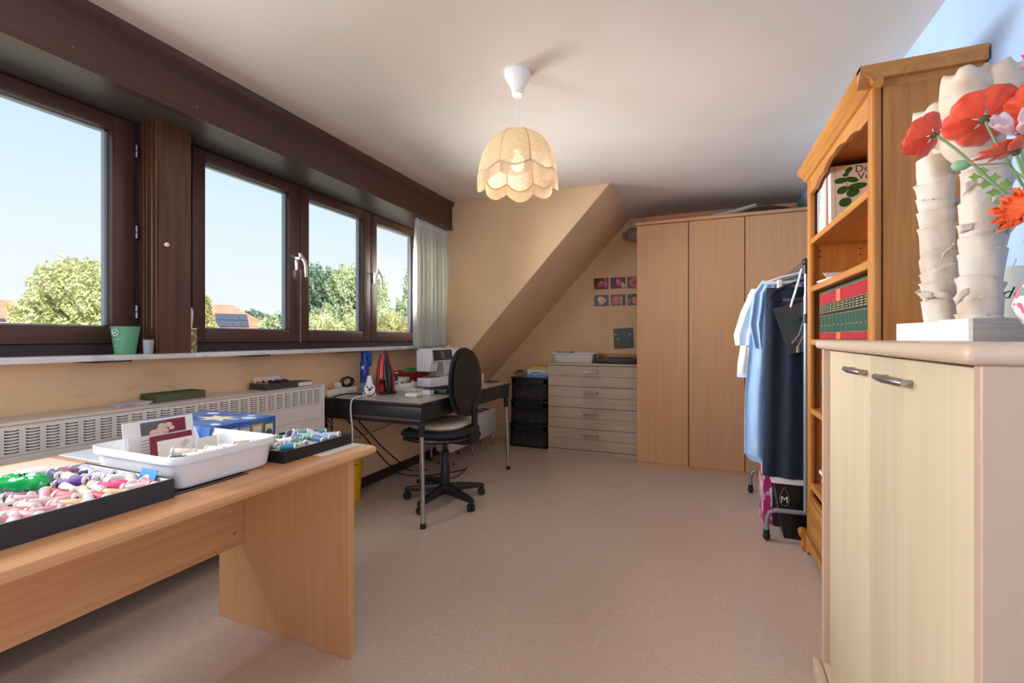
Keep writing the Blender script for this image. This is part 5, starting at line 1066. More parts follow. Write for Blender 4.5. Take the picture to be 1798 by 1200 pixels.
# ---- pictures on the wall
def photo(x0, x1, z0, z1, bgc, blobs, label):
    t = thing('flower_photo', label, 'photograph', ((x0+x1)/2, YB-0.001, z0))
    part(t, 'print', MB().box(x0, x1, YB-0.0022, YB-0.0005, z0, z1), varied('photo_field_%d' % int(x0*1000+z0*77), bgc[0], bgc[1], (14, 14, 14), 0.35, 3))
    for k, (u, v, a, b, c) in enumerate(blobs):
        cx, cz_ = x0+u*(x1-x0), z0+v*(z1-z0)
        mb = MB().prism([(cx+a*math.cos(2*PI*i/18)*(1+0.14*math.sin(5*2*PI*i/18+k)), cz_+b*math.sin(2*PI*i/18)*(1+0.12*math.sin(4*2*PI*i/18))) for i in range(18)], 'y', YB-0.0022-0.0003*(k+1), YB-0.002)
        part(t, 'printed_petal', mb, mat('petal_print_%d_%d_%d' % c, srgb(*c), 0.4))
mar = (srgb(96, 34, 44), srgb(64, 28, 40)); drk = (srgb(52, 56, 70), srgb(90, 90, 96)); mxd = (srgb(120, 80, 80), srgb(72, 56, 72))
photo(-1.007, -0.857, 1.627, 1.742, mar, [(0.42, 0.45, 0.030, 0.018, (206, 92, 104)), (0.52, 0.62, 0.022, 0.014, (222, 130, 134)), (0.36, 0.30, 0.022, 0.012, (190, 70, 84)), (0.80, 0.55, 0.020, 0.055, (196, 110, 118))], 'photo of a red tulip, upper left of the wall photos')
photo(-0.836, -0.686, 1.627, 1.742, mar, [(0.60, 0.48, 0.034, 0.030, (214, 84, 100)), (0.50, 0.68, 0.018, 0.020, (232, 140, 150)), (0.86, 0.25, 0.018, 0.028, (196, 190, 180))], 'photo of a pink rose, upper middle of the wall photos')
photo(-0.669, -0.505, 1.624, 1.740, mxd, [(0.52, 0.5, 0.066, 0.050, (206, 120, 130)), (0.50, 0.48, 0.040, 0.030, (188, 88, 104)), (0.50, 0.46, 0.018, 0.014, (160, 64, 84))], 'photo of an open pink rose, upper right by the wardrobe')
photo(-1.004, -0.854, 1.450, 1.566, drk, [(0.45, 0.62, 0.036, 0.030, (232, 216, 186)), (0.62, 0.52, 0.034, 0.024, (226, 196, 160)), (0.48, 0.26, 0.026, 0.016, (220, 200, 176))], 'photo of a cream rose, lower left of the wall photos')
photo(-0.833, -0.683, 1.452, 1.567, mxd, [(0.35, 0.60, 0.034, 0.026, (226, 130, 96)), (0.28, 0.32, 0.030, 0.026, (206, 120, 124)), (0.70, 0.45, 0.012, 0.050, (214, 176, 160)), (0.55, 0.30, 0.024, 0.018, (196, 110, 116))], 'photo of orange roses, lower middle of the wall photos')
photo(-0.666, -0.505, 1.452, 1.566, drk, [(0.45, 0.42, 0.030, 0.036, (222, 140, 120)), (0.78, 0.45, 0.024, 0.044, (214, 122, 134)), (0.12, 0.40, 0.014, 0.030, (210, 120, 120))], 'photo of two salmon roses, lower right by the wardrobe')
t = thing('art_card', 'square dark green picture card taped above the dresser', 'picture card', (-0.705, YB-0.002, 1.01))
M = Matrix.Translation((-0.704, YB-0.002, 1.117)) @ Matrix.Rotation(R(-3), 4, 'Y')
part(t, 'card', MB().add(MB().box(-0.10, 0.10, -0.001, 0.001, -0.104, 0.104), M), varied('garden_print', srgb(38, 66, 52), srgb(70, 92, 70), (18, 18, 22), 0.4, 5))
part(t, 'printed_sky', MB().add(MB().box(-0.10, 0.10, -0.0014, -0.0008, 0.055, 0.104), M), varied('night_blue_print', srgb(36, 56, 80), srgb(60, 84, 104), (20, 20, 20), 0.4))
part(t, 'printed_path', MB().add(MB().prism([(-0.10, -0.104), (0.01, -0.104), (0.0, -0.06), (-0.04, -0.055), (-0.10, -0.062)], 'y', -0.0014, -0.0008), M), mat('earth_print', srgb(112, 74, 62), 0.5))
for q_ in ((-0.055, 0.0), (0.062, 0.040), (-0.08, 0.045)): part(t, 'printed_light', MB().add(MB().ell((q_[0], -0.0012, q_[1]), 0.015, 0.0005, 0.011, 10, 5), M), mat('pale_mauve_print', srgb(176, 164, 172), 0.5))
# wall spot beside the wardrobe
t = thing('wall_spot', 'grey spotlight on the end wall beside the wardrobe', 'lamp', (-0.60, YB, 2.14))
t.location = (-0.585, YB, 2.13)
GS = mat('warm_grey_metal', srgb(150, 136, 126), 0.5)
Ms = Matrix.Rotation(R(-90), 3, 'Y')
part(t, 'bracket', MB().cyl((-0.585, YB, 2.135), (-0.585, 4.64, 2.135), 0.012, None, 10), GS)
part(t, 'spot_body', MB().lathe([(0.066, -0.035), (0.068, 0.0), (0.062, 0.05), (0.045, 0.068), (0.036, 0.072), (0.034, 0.10), (0.026, 0.112), (0.001, 0.114)], (-0.582, 4.60, 2.135), 24, Ms), GS)
# ---- on the wardrobe
wz = 2.1342
single('timber_length', MB().rbox(-0.43, 0.10, 4.20, 4.235, wz, wz+0.062, 0.002, 1), wood('reddish_board', srgb(178, 112, 74), srgb(196, 130, 90), 'x', 0.5, 40, 2), 'reddish wooden board lying along the wardrobe top', 'board', (-0.16, 4.22, wz))
single('poster_roll', MB().tube([(0.08, 4.20, wz+0.012), (0.25, 4.22, wz+0.040), (0.44, 4.24, wz+0.088)], [0.010, 0.014, 0.012], 10).add(MB().box(0.10, 0.28, 4.24, 4.40, wz, wz+0.045)), mat('grey_white_paper', srgb(200, 194, 190), 0.6), 'pale rolled papers on top of the wardrobe', 'paper roll', (0.26, 4.22, wz))
def hump(u, v):
    x = 0.30+0.40*u; th = PI*v; hh = 0.006+0.052*math.sin(PI*u)**0.7; return (x, 4.17-0.04*math.cos(th)+0.02, wz+hh*math.sin(th))
single('folded_cloth', MB().surf(hump, 16, 9), mat('dark_brown_cloth', srgb(64, 44, 38), 0.85), 'dark brown folded cloth on top of the wardrobe', 'cloth', (0.5, 4.19, wz), 60)
single('plank', MB().rbox(0.36, 0.745, 4.36, 4.39, wz, wz+0.105, 0.002, 1), BEECH_Z, 'pale wooden plank standing at the back of the wardrobe top', 'board', (0.55, 4.375, wz))
# ================================================================== BOOKS
def bookmesh(t, x0, x1, y0, y1, z0, z1, cover, M=None):
    """spine at x0 (towards the room), boards across y"""
    add = lambda b: MB().add(b, M) if M else b
    th = 0.0022
    part(t, 'cover', add(MB().rbox(x0, x1, y0, y0+th, z0, z1, 0.0006, 1).rbox(x0, x1, y1-th, y1, z0, z1, 0.0006, 1).rbox(x0-0.001, x0+th, y0, y1, z0, z1, 0.0008, 1)), cover)
    part(t, 'pages', add(MB().box(x0+th, x1-0.004, y0+th, y1-th, z0+0.003, z1-0.003)), PAPER)
zt = 1.6352
specs = [  # y0, y1, height, depth, colour, lean, label
    (2.770, 2.784, 0.235, 0.15, (196, 196, 204), 'grey booklet at the far end of the top shelf'),
    (2.748, 2.766, 0.252, 0.16, (150, 146, 156), 'thin mauve grey book second from the far end of the top shelf'),
    (2.700, 2.742, 0.272, 0.19, (226, 224, 218), 'white book with a green sprig down its spine'),
    (2.655, 2.694, 0.282, 0.19, (236, 232, 214), 'pale cream book in the middle of the top shelf'),
    (2.612, 2.650, 0.285, 0.20, (232, 186, 176), 'salmon pink book on the top shelf')]
for k, (a, b, hh, dp, c, lab) in enumerate(specs):
    t = thing('book', lab, 'book', (0.58, (a+b)/2, zt), 0, 'books on the top shelf of the bookcase')
    bookmesh(t, 0.572, 0.572+dp, a, b, zt, zt+hh, mat('book_cover_%d' % k, srgb(*c), 0.4))
    if k == 2:
        lf = MB()
        for i in range(9): lf.add(MB().ell((0, 0, 0), 0.0007, 0.006, 0.010, 8, 5), Matrix.Translation((0.571, (a+b)/2+0.005*(-1)**i, zt+0.12+i*0.014)) @ Matrix.Rotation(0.6*(-1)**i, 4, 'X'))
        part(t, 'printed_sprig', lf, mat('sprig_green', srgb(70, 130, 80), 0.5))
BKY = 2.545
t = thing('book', 'large cream book with green leaves on its cover, nearest on the top shelf', 'book', (0.60, BKY+0.02, zt), 0, 'books on the top shelf of the bookcase')
ML = Matrix.Translation((0.0, BKY, zt+0.004)) @ Matrix.Rotation(R(-3.0), 4, 'Y') @ Matrix.Translation((0.0, -BKY, -zt))
ML = Matrix.Translation((0.585, BKY, zt)) @ Matrix.Rotation(R(-2.5), 4, 'X') @ Matrix.Translation((-0.585, -BKY, -zt))
bookmesh(t, 0.578, 0.80, BKY, BKY+0.046, zt+0.002, zt+0.293, mat('cream_leaf_cover', srgb(232, 222, 206), 0.4), ML)
part(t, 'hinge_groove', MB().add(MB().box(0.592, 0.596, BKY-0.0006, BKY+0.001, zt+0.003, zt+0.292), ML), mat('groove_tan', srgb(206, 190, 168), 0.5))
lv_ = MB()
for (x, z, a_, b_, rot) in ((0.648, 0.268, 0.016, 0.011, 40), (0.636, 0.248, 0.012, 0.009, 20), (0.617, 0.222, 0.026, 0.014, 5), (0.660, 0.222, 0.024, 0.013, -15), (0.678, 0.188, 0.036, 0.016, 8), (0.622, 0.176, 0.022, 0.017, 30), (0.662, 0.160, 0.025, 0.020, 25), (0.632, 0.118, 0.024, 0.021, 20)):
    lv_.add(MB().prism([(a_*math.cos(q)*(1 if math.cos(q) < 0.6 else 1.12), b_*math.sin(q)) for q in [2*PI*i/16 for i in range(16)]], 'y', -0.0010, 0.0), ML @ Matrix.Translation((x, BKY, zt+z)) @ Matrix.Rotation(R(-rot), 4, 'Y'))
part(t, 'printed_leaf', lv_, mat('leaf_green_print', srgb(44, 92, 40), 0.4))
part(t, 'printed_stem', MB().add(MB().tube([(0.644, BKY-0.0008, zt+0.262), (0.640, BKY-0.0008, zt+0.20), (0.650, BKY-0.0008, zt+0.10)], 0.0011, 5), ML), mat('stem_brown_print', srgb(90, 80, 60), 0.5))
tx = lambda s, size, x, z: text_mb(s, size, ML @ frame_mat((x, BKY-0.0006, zt+z), (1, 0, 0), (0, 0, 1)), 0.0002)
part(t, 'title', tx('De', 0.046, 0.700, 0.268).add(tx('Ver', 0.046, 0.716, 0.232)), mat('dark_ink', srgb(64, 60, 56), 0.6))
# papers on the second shelf
for k, (a, lab) in enumerate(((0.0, 'lower white leaflet on the second shelf'), (0.12, 'upper white leaflet on the second shelf'))):
    single('leaflet', MB().add(MB().box(-0.06, 0.06, -0.09, 0.09, 0, 0.009), Matrix.Translation((0.625, 2.62+0.01*k, 1.3882+0.0095*k)) @ Matrix.Rotation(a, 4, 'Z')), mat('leaflet_white_%d' % k, srgb(226-14*k, 222-14*k, 222-14*k), 0.6), lab, 'leaflet', (0.625, 2.62, 1.3882+0.0095*k))
single('leaflet', MB().add(MB().box(-0.05, 0.05, -0.05, 0.05, 0, 0.0015), Matrix.Translation((0.63, 2.665, 1.4075+0.019)) @ Matrix.Rotation(R(24), 4, 'X')), PAPER, 'creased leaf of paper propped on the leaflets', 'leaflet', (0.63, 2.62, 1.4075))
single('brown_slip', MB().box(0.56, 0.60, 1.96, 2.05, 1.3882, 1.4002), mat('brown_wood_slip', srgb(150, 84, 44), 0.5), 'small brown wooden block at the near end of the second shelf', 'block', (0.58, 2.0, 1.3882))
# encyclopaedia volumes: red and green bands, black title label
EG = mat('encyclopaedia_green', srgb(44, 74, 58), 0.4); ER = mat('encyclopaedia_red', srgb(168, 30, 42), 0.4); EB = mat('encyclopaedia_black', srgb(26, 26, 28), 0.4)
EO = mat('encyclopaedia_orange', srgb(226, 120, 70), 0.4); EGold = mat('gilt', srgb(214, 196, 140), 0.35, 0.5)
def volume(y0, y1, z0, hh, red, label, grp, n):
    t = thing('encyclopaedia_volume', label, 'book', (0.575, (y0+y1)/2, z0), 0, grp)
    bookmesh(t, 0.572, 0.775, y0, y1, z0, z0+hh, EG)
    x = 0.571
    band = lambda nm, a, b, m: part(t, nm, MB().rbox(x-0.0016, x+0.001, y0+0.0006, y1-0.0006, z0+hh*a, z0+hh*b, 0.0006, 1), m)
    band('spine_band', 0.015, 0.13, red); band('spine_band', 0.73, 0.945, red); band('title_label', 0.50, 0.715, EB)
    gl = MB()
    for f_ in (0.14, 0.49, 0.72, 0.955): gl.box(x-0.0022, x, y0+0.0008, y1-0.0008, z0+hh*f_-0.0008, z0+hh*f_+0.0008)
    for i in range(4): gl.box(x-0.0022, x, y0+0.006, y1-0.006-(0.008 if i % 2 else 0), z0+hh*(0.55+i*0.042), z0+hh*(0.55+i*0.042)+0.004)
    gl.box(x-0.0022, x, (y0+y1)/2-0.003, (y0+y1)/2+0.003, z0+hh*0.27, z0+hh*0.30)
    part(t, 'gilt_print', gl, EGold, kind='stuff')
ORD = ('first', 'second', 'third', 'fourth', 'fifth', 'sixth', 'seventh', 'eighth', 'ninth', 'tenth', 'eleventh', 'twelfth', 'thirteenth', 'fourteenth', 'fifteenth', 'sixteenth', 'seventeenth')
y = 2.735; wd = (0.044, 0.05, 0.048, 0.042, 0.056, 0.066, 0.060, 0.072, 0.046, 0.042, 0.044, 0.050, 0.052, 0.050, 0.045)
for i, w_ in enumerate(wd):
    lab = '%s red and green encyclopaedia volume from the far end, third shelf' % ORD[i] if i != 6 else 'encyclopaedia volume with faded orange bands on the third shelf'
    if y-w_ < BY0+0.03: break
    volume(y-w_+0.001, y-0.001, 1.1132, 0.236, EO if i == 6 else ER, lab, 'encyclopaedia volumes on the third shelf', i); y -= w_
y = 2.70
for i in range(5):
    volume(y-0.049, y-0.001, 0.7552, 0.262, ER, '%s red and green encyclopaedia volume from the far end, fourth shelf' % ORD[i], 'encyclopaedia volumes on the fourth shelf', i); y -= 0.05
for k in range(7):
    c_ = ((226, 224, 220), (60, 60, 74), (214, 120, 120), (236, 232, 224), (120, 160, 130), (230, 228, 226), (176, 60, 70))[k]
    t = thing('magazine', ('bottom', 'second', 'third', 'fourth', 'fifth', 'sixth', 'top')[k]+' magazine of the leaning pile on the low shelf', 'magazine', (0.66, 2.60, 0.3652+0.017*k), 0, 'magazines on the low shelf')
    part(t, 'pages', MB().add(MB().box(-0.075, 0.075, -0.11, 0.10, 0, 0.0158), Matrix.Translation((0.655-0.004*k, 2.60-0.006*k, 0.3652+0.017*k)) @ Matrix.Rotation(0.06*(k % 3-1), 4, 'Z')), mat('magazine_%d' % k, srgb(*c_), 0.4))
# ================================================================== CLOTHES RACK: GARMENTS AND BAGS
def garment(rows, ripple, nrip, ph=0.0, n=64):
    """rows of (z, x centre, half width, y centre, half thickness) from top to bottom"""
    mb = MB(); K = 26
    def at(v):
        f_ = v*(len(rows)-1); i = min(int(f_), len(rows)-2); q = f_-i; q = q*q*(3-2*q); return [rows[i][k]*(1-q)+rows[i+1][k]*q for k in range(5)]
    def P(u, v):
        z, xc, hw, yc, ht = at(v); th = 2*PI*u; c, s = math.cos(th), math.sin(th); a = ripple*min(1, v*2.0)
        return (xc+hw*math.copysign(abs(c)**0.9, c)+0.2*a*math.sin(nrip*th+ph), yc+ht*math.copysign(abs(s)**0.7, s)+a*math.sin(nrip*math.pi*c*1.0+ph+1.3*v), z)
    return mb.surf(P, n, K, cu=True)
DENIM = varied('light_blue_cotton', srgb(142, 180, 226), srgb(160, 194, 234), (30, 30, 6), 0.8, 3, 0.1, sheen=0.2)
NAVY = varied('navy_wool', srgb(13, 26, 50), srgb(18, 33, 60), (60, 60, 60), 0.85, 3, 0.1, sheen=0.15)
def hanger(t, y, z, half, m, hookm=STEEL, drop=0.05):
    hk = [(RKX-0.012, y, RZ+0.008), (RKX-0.008, y, RZ+0.017), (RKX+0.004, y, RZ+0.018), (RKX+0.014, y, RZ+0.008), (RKX+0.012, y, RZ-0.012), (RKX, y, RZ-0.03), (RKX, y, z+0.006)]
    part(t, 'hook', MB().tube(hk, 0.0022, 6), hookm)
    part(t, 'arm', MB().tube([(RKX-half, y, z-drop), (RKX-half*0.5, y, z-drop*0.4), (RKX, y, z), (RKX+half*0.5, y, z-drop*0.4), (RKX+half, y, z-drop)], [0.006, 0.007, 0.008, 0.007, 0.006], 8), m)
# navy skirt, nearest but one
t = thing('skirt_hanger', 'silver clip hanger holding the navy skirt', 'hanger', (RKX, 2.955, RZ))
hanger(t, 2.955, 1.475, 0.10, STEEL, STEEL, 0.03)
part(t, 'bar', MB().rbox(0.345, 0.705, 2.948, 2.962, 1.425, 1.443, 0.003), mat('white_hanger', srgb(214, 214, 218), 0.35))
for x in (0.425, 0.63): part(t, 'clip', MB().rbox(x-0.012, x+0.012, 2.940, 2.970, 1.395, 1.450, 0.003), WHITE_PL)
t = thing('lower_hanger', 'dark grey trouser hanger before the navy skirt', 'hanger', (RKX, 2.925, RZ))
hanger(t, 2.925, 1.44, 0.15, BLACK_PL, STEEL, 0.06)
part(t, 'trouser_bar', MB().tube([(RKX-0.15, 2.925, 1.38), (RKX-0.165, 2.925, 1.352), (RKX-0.15, 2.925, 1.330), (RKX+0.15, 2.925, 1.335), (RKX+0.165, 2.925, 1.352), (RKX+0.15, 2.925, 1.38)], 0.006, 8), BLACK_PL)
part(t, 'grip_sleeve', MB().cyl((RKX-0.10, 2.925, 1.331), (RKX+0.08, 2.925, 1.334), 0.010, None, 10), mat('grey_foam', srgb(92, 92, 98), 0.7))
single('navy_skirt', garment([(1.405, 0.525, 0.165, 2.955, 0.010), (1.36, 0.525, 0.168, 2.957, 0.014), (1.10, 0.530, 0.175, 2.960, 0.022), (0.75, 0.535, 0.185, 2.965, 0.030), (0.335, 0.538, 0.196, 2.965, 0.036)], 0.008, 3.4, 0.4, 96), NAVY, 'long navy skirt hanging at the front of the rack', 'skirt', (0.53, 2.955, 0.335), 60)
# light blue dress
t = thing('blue_dress', 'light blue sleeveless dress hanging behind the navy skirt', 'dress', (0.50, 3.05, 0.385))
part(t, 'body', garment([(1.475, 0.500, 0.045, 3.045, 0.016), (1.455, 0.500, 0.130, 3.048, 0.020), (1.40, 0.495, 0.175, 3.050, 0.026), (1.15, 0.49, 0.205, 3.055, 0.036), (0.80, 0.49, 0.232, 3.062, 0.044), (0.43, 0.49, 0.236, 3.066, 0.048), (0.385, 0.51, 0.220, 3.066, 0.046)], 0.016, 4.6, 1.0, 120), DENIM, 60)
part(t, 'shoulder_frill', garment([(1.455, 0.40, 0.055, 3.030, 0.018), (1.38, 0.36, 0.060, 3.028, 0.024), (1.20, 0.345, 0.066, 3.028, 0.026), (1.06, 0.350, 0.040, 3.034, 0.016)], 0.012, 3.2, 0.3, 60), DENIM, 60)
t = thing('dress_hanger', 'black hanger inside the light blue dress', 'hanger', (RKX, 3.05, RZ)); hanger(t, 3.05, 1.475, 0.17, BLACK_PL)
# white blouse with loose sleeve
WB = varied('pale_blue_white_cotton', srgb(214, 226, 242), srgb(228, 236, 246), (20, 20, 20), 0.8, 3, 0.1)
t = thing('white_blouse', 'pale blue white blouse hanging behind the blue dress', 'blouse', (0.50, 3.16, 1.0))
part(t, 'body', garment([(1.47, 0.51, 0.05, 3.16, 0.02), (1.45, 0.51, 0.14, 3.16, 0.022), (1.38, 0.50, 0.20, 3.165, 0.03), (1.1, 0.50, 0.215, 3.17, 0.04), (0.82, 0.50, 0.22, 3.175, 0.044)], 0.014, 4.2, 2.0, 96), WB, 60)
part(t, 'sleeve', garment([(1.42, 0.345, 0.045, 3.15, 0.03), (1.28, 0.295, 0.052, 3.148, 0.036), (1.14, 0.262, 0.058, 3.145, 0.040), (1.075, 0.262, 0.050, 3.145, 0.036)], 0.007, 2.0, 0.7, 36), WB, 60)
t = thing('blouse_hanger', 'grey metal hanger inside the white blouse', 'hanger', (RKX, 3.16, RZ)); hanger(t, 3.16, 1.475, 0.17, STEEL)
CRM = varied('cream_cotton_shirt', srgb(230, 222, 210), srgb(238, 232, 222), (20, 20, 20), 0.8, 3, 0.1)
t = thing('cream_shirt', 'cream shirt with a lavender cuff showing at the back of the rack', 'shirt', (0.50, 3.28, 0.8))
part(t, 'body', garment([(1.47, 0.52, 0.05, 3.28, 0.02), (1.44, 0.52, 0.16, 3.28, 0.025), (1.3, 0.51, 0.20, 3.285, 0.03), (1.0, 0.51, 0.21, 3.29, 0.04), (0.85, 0.51, 0.215, 3.29, 0.04)], 0.010, 2.4, 0.0), CRM, 60)
part(t, 'sleeve', garment([(1.40, 0.345, 0.05, 3.27, 0.03), (1.15, 0.315, 0.05, 3.265, 0.032), (0.96, 0.290, 0.055, 3.26, 0.034), (0.90, 0.285, 0.052, 3.26, 0.034)], 0.006, 1.8, 0.2, 36), CRM, 60)
part(t, 'cuff', MB().lathe([(0.053, 0.0), (0.056, -0.015), (0.053, -0.03), (0.045, -0.03)], (0.285, 3.26, 0.90), 20, Matrix.Diagonal((1, 0.66, 1))), mat('lavender_cuff', srgb(206, 210, 236), 0.7))
t = thing('shirt_hanger', 'steel hanger inside the cream shirt', 'hanger', (RKX, 3.28, RZ)); hanger(t, 3.28, 1.475, 0.17, STEEL)
single('pink_print_dress', garment([(1.46, 0.52, 0.12, 3.40, 0.02), (1.3, 0.51, 0.19, 3.40, 0.03), (0.95, 0.51, 0.20, 3.405, 0.035), (0.70, 0.51, 0.205, 3.41, 0.04)], 0.010, 2.5, 0.5), varied('pink_floral_cotton', srgb(226, 214, 216), srgb(206, 60, 90), (22, 22, 22), 0.8, 2, 0, lo=0.55, hi=0.62), 'white dress with red print at the far end of the rack', 'dress', (0.51, 3.40, 0.70), 60)
t = thing('print_hanger', 'far steel hanger holding the red print dress', 'hanger', (RKX, 3.40, RZ)); hanger(t, 3.40, 1.475, 0.16, STEEL)
for k in range(9):
    y = 3.47+k*0.022
    t = thing('empty_hanger', ORD[8-k]+' bare wire hanger from the far end of the rail', 'hanger', (RKX, y, RZ), 0, 'bare wire hangers at the far end of the rail'); hanger(t, y, 1.475, 0.17, STEEL)
for k, (hw, c_) in enumerate(((0.17, (226, 226, 230)), (0.155, (206, 206, 214)), (0.16, (232, 230, 232)))):
    y = 2.99+k*0.018; t = thing('padded_hanger', ('nearest', 'middle', 'farthest')[k]+' of three white plastic hangers behind the navy skirt', 'hanger', (RKX, y, RZ)); hanger(t, y, 1.488, hw, mat('white_hanger_%d' % k, srgb(*c_), 0.4), STEEL, 0.045)
# dark plastic garment pouch
t = thing('garment_pouch', 'dark clear plastic pouch hanging at the near end of the rack', 'pouch', (0.50, 2.905, 1.02))
pch = [(0.385, 1.285), (0.545, 1.320), (0.60, 1.30), (0.60, 1.06), (0.575, 1.055), (0.455, 1.030), (0.450, 1.070)]
part(t, 'film', MB().prism(pch, 'y', 2.897, 2.903), mat('smoky_film', srgb(70, 84, 86), 0.15, spec=0.7, alpha=0.62))
part(t, 'bag', MB().prism([(0.49, 1.33), (0.60, 1.35), (0.60, 1.08), (0.53, 1.075), (0.475, 1.12)], 'y', 2.905, 2.918), mat('black_nylon', srgb(22, 20, 22), 0.5))
part(t, 'piping', MB().tube([(0.545, 1.34, 0), (0, 0, 0)], 0.001, 3) if False else MB().tube([(0.53, 2.894, 1.34), (0.535, 2.893, 1.24), (0.51, 2.893, 1.14), (0.475, 2.893, 1.09)], 0.0022, 6), mat('grey_piping', srgb(150, 156, 162), 0.4))
part(t, 'zip', MB().tube([(0.58, 2.893, 1.26), (0.54, 2.893, 1.16), (0.505, 2.893, 1.075)], 0.003, 6).rbox(0.498, 0.510, 2.889, 2.894, 1.040, 1.076, 0.001, 1), mat('dull_brass_zip', srgb(170, 150, 130), 0.4, 0.8))
part(t, 'strap', MB().tube([(0.525, 2.905, 1.50), (0.505, 2.902, 1.42), (0.47, 2.900, 1.29)], 0.006, 8), WHITE_PL)
part(t, 'hang_loop', MB().tube([(0.545, 2.91, 1.345), (0.54, 2.905, 1.45), (RKX+0.01, 2.905, RZ+0.014), (RKX-0.012, 2.905, RZ+0.012)], 0.003, 6), BLACK_M)
# shopping bags under the clothes
t = thing('shopping_bag', 'black paper shopping bag with a white drop emblem under the clothes', 'bag', (0.53, 3.03, 0))
def sbag(x0, x1, y0, y1, z1, dx=0.0):
    return [(x0+dx, y0, 0), (x1, y0, 0), (x1, y1, 0), (x0+dx, y1, 0), (x0, y0+0.01, z1), (x1, y0+0.01, z1), (x1, y1-0.01, z1), (x0, y1-0.01, z1)]
bb = sbag(0.40, 0.66, 2.935, 3.06, 0.30, 0.045)
part(t, 'paper', MB().raw(bb, [(0,3,2,1), (0,1,5,4), (1,2,6,5), (2,3,7,6), (3,0,4,7)]), mat('black_gloss_paper', srgb(18, 19, 22), 0.3), 0, solid=0.002)
part(t, 'gusset_fold', MB().raw([(0.445, 2.9335, 0.002), (0.50, 2.9335, 0.055), (0.50, 2.936, 0.30), (0.498, 2.933, 0.055)], [(0, 1, 3), (1, 2, 3)]), mat('grey_fold', srgb(60, 62, 66), 0.35), 0)
emb = [(0.435+0.018*math.cos(a)*(1-0.0), 2.9385, 0.235+(0.034 if math.sin(a) < 0 else 0.045)*math.sin(a)) for a in [2*PI*i/26 for i in range(26)]]
emb = [(x*1.0, y, z) for x, y, z in emb]
part(t, 'emblem', MB().tube([(0.447+0.024*math.cos(a)*(1 if math.sin(a) < 0 else (1-math.sin(a)**2*0.85)), 2.9365+0.01*(z_:= (0.215+(0.036 if math.sin(a) < 0 else 0.066)*math.sin(a)))/0.30-0.001, z_) for a in [2*PI*i/30 for i in range(30)]], 0.0014, 5, closed=True)
     .add(text_mb('M', 0.050, frame_mat((0.447, 2.9418, 0.212), (1, 0, 0), (0, 0.033, 1)))), WHITE_M)
part(t, 'white_tissue', MB().raw([(0.385, 2.945, 0.30), (0.66, 2.945, 0.29), (0.66, 3.05, 0.30), (0.385, 3.05, 0.32), (0.39, 2.944, 0.37), (0.44, 2.95, 0.36), (0.5, 2.945, 0.355), (0.58, 2.947, 0.36), (0.66, 2.946, 0.35), (0.66, 3.05, 0.36), (0.39, 3.05, 0.37)], [(0, 1, 8, 7, 6, 5, 4), (1, 2, 9, 8), (2, 3, 10, 9), (3, 0, 4, 10)]), PAPER, 0, solid=0.001)
t = thing('patterned_bag', 'magenta and orange patterned bag beside the black shopping bag', 'bag', (0.42, 3.25, 0))
bb = sbag(0.365, 0.41, 3.12, 3.34, 0.34)
part(t, 'paper', MB().raw(bb, [(0,3,2,1), (0,1,5,4), (1,2,6,5), (2,3,7,6), (3,0,4,7)]), varied('magenta_orange_print', srgb(190, 40, 120), srgb(238, 232, 232), (16, 16, 9), 0.5, 2, 0, lo=0.47, hi=0.55), 0, solid=0.002)
single('dark_bag', MB().raw(sbag(0.415, 0.47, 3.10, 3.32, 0.33), [(0,3,2,1), (0,1,5,4), (1,2,6,5), (2,3,7,6), (3,0,4,7)]), mat('plum_black_bag', srgb(34, 24, 34), 0.5), 'plum black bag between the patterned bag and the shopping bag', 'bag', (0.44, 3.21, 0), 0, solid=0.002)
# ================================================================== ON THE CREAM CABINET
KT = 1.1132
S = thing('bark_sculpture', 'pair of white bark-wrapped figures on a white and grey block', 'sculpture', (0.55, 1.306, KT), R(10.1))
part(S, 'block', MB().rbox(0.0, 0.10, 0.10, 0.26, 0.0, 0.046, 0.002, 1).rbox(0.0, 0.10, 0.0005, 0.0995, 0.0, 0.050, 0.002, 1), mat('white_painted_block', srgb(240, 240, 240), 0.5), local=True)
def endz(u, v):
    x = 0.004+0.112*u; return (x, -0.0015-0.006*math.sin(9*u)*v*0-0.004*abs(math.sin(14*v+5*u)), 0.001+(0.049-0.018*max(0, u-0.75)*4*0.25)*v)
GW = varied('weathered_grey_wood', srgb(176, 170, 168), srgb(206, 200, 198), (6, 6, 190), 0.7, 5, 0.6, dist=2.0)
part(S, 'raw_end', MB().prism([(0.0, 0.0), (0.118, 0.0), (0.128, 0.012), (0.112, 0.030), (0.104, 0.047), (0.06, 0.051), (0.0, 0.0505)], 'y', -0.012, 0.0), GW, local=True)
part(S, 'raw_side', MB().prism([(0.1005, 0.0), (0.118, 0.0), (0.128, 0.012), (0.112, 0.030), (0.1005, 0.044)], 'y', 0.0, 0.22), GW, local=True)
BARK = varied('white_bark', srgb(222, 210, 198), srgb(186, 158, 130), (14, 14, 9), 0.65, 5, 0.35, lo=0.45, hi=0.78)
BARK2 = varied('white_husk', srgb(226, 210, 190), srgb(200, 166, 130), (9, 9, 12), 0.6, 5, 0.3, lo=0.45, hi=0.75)
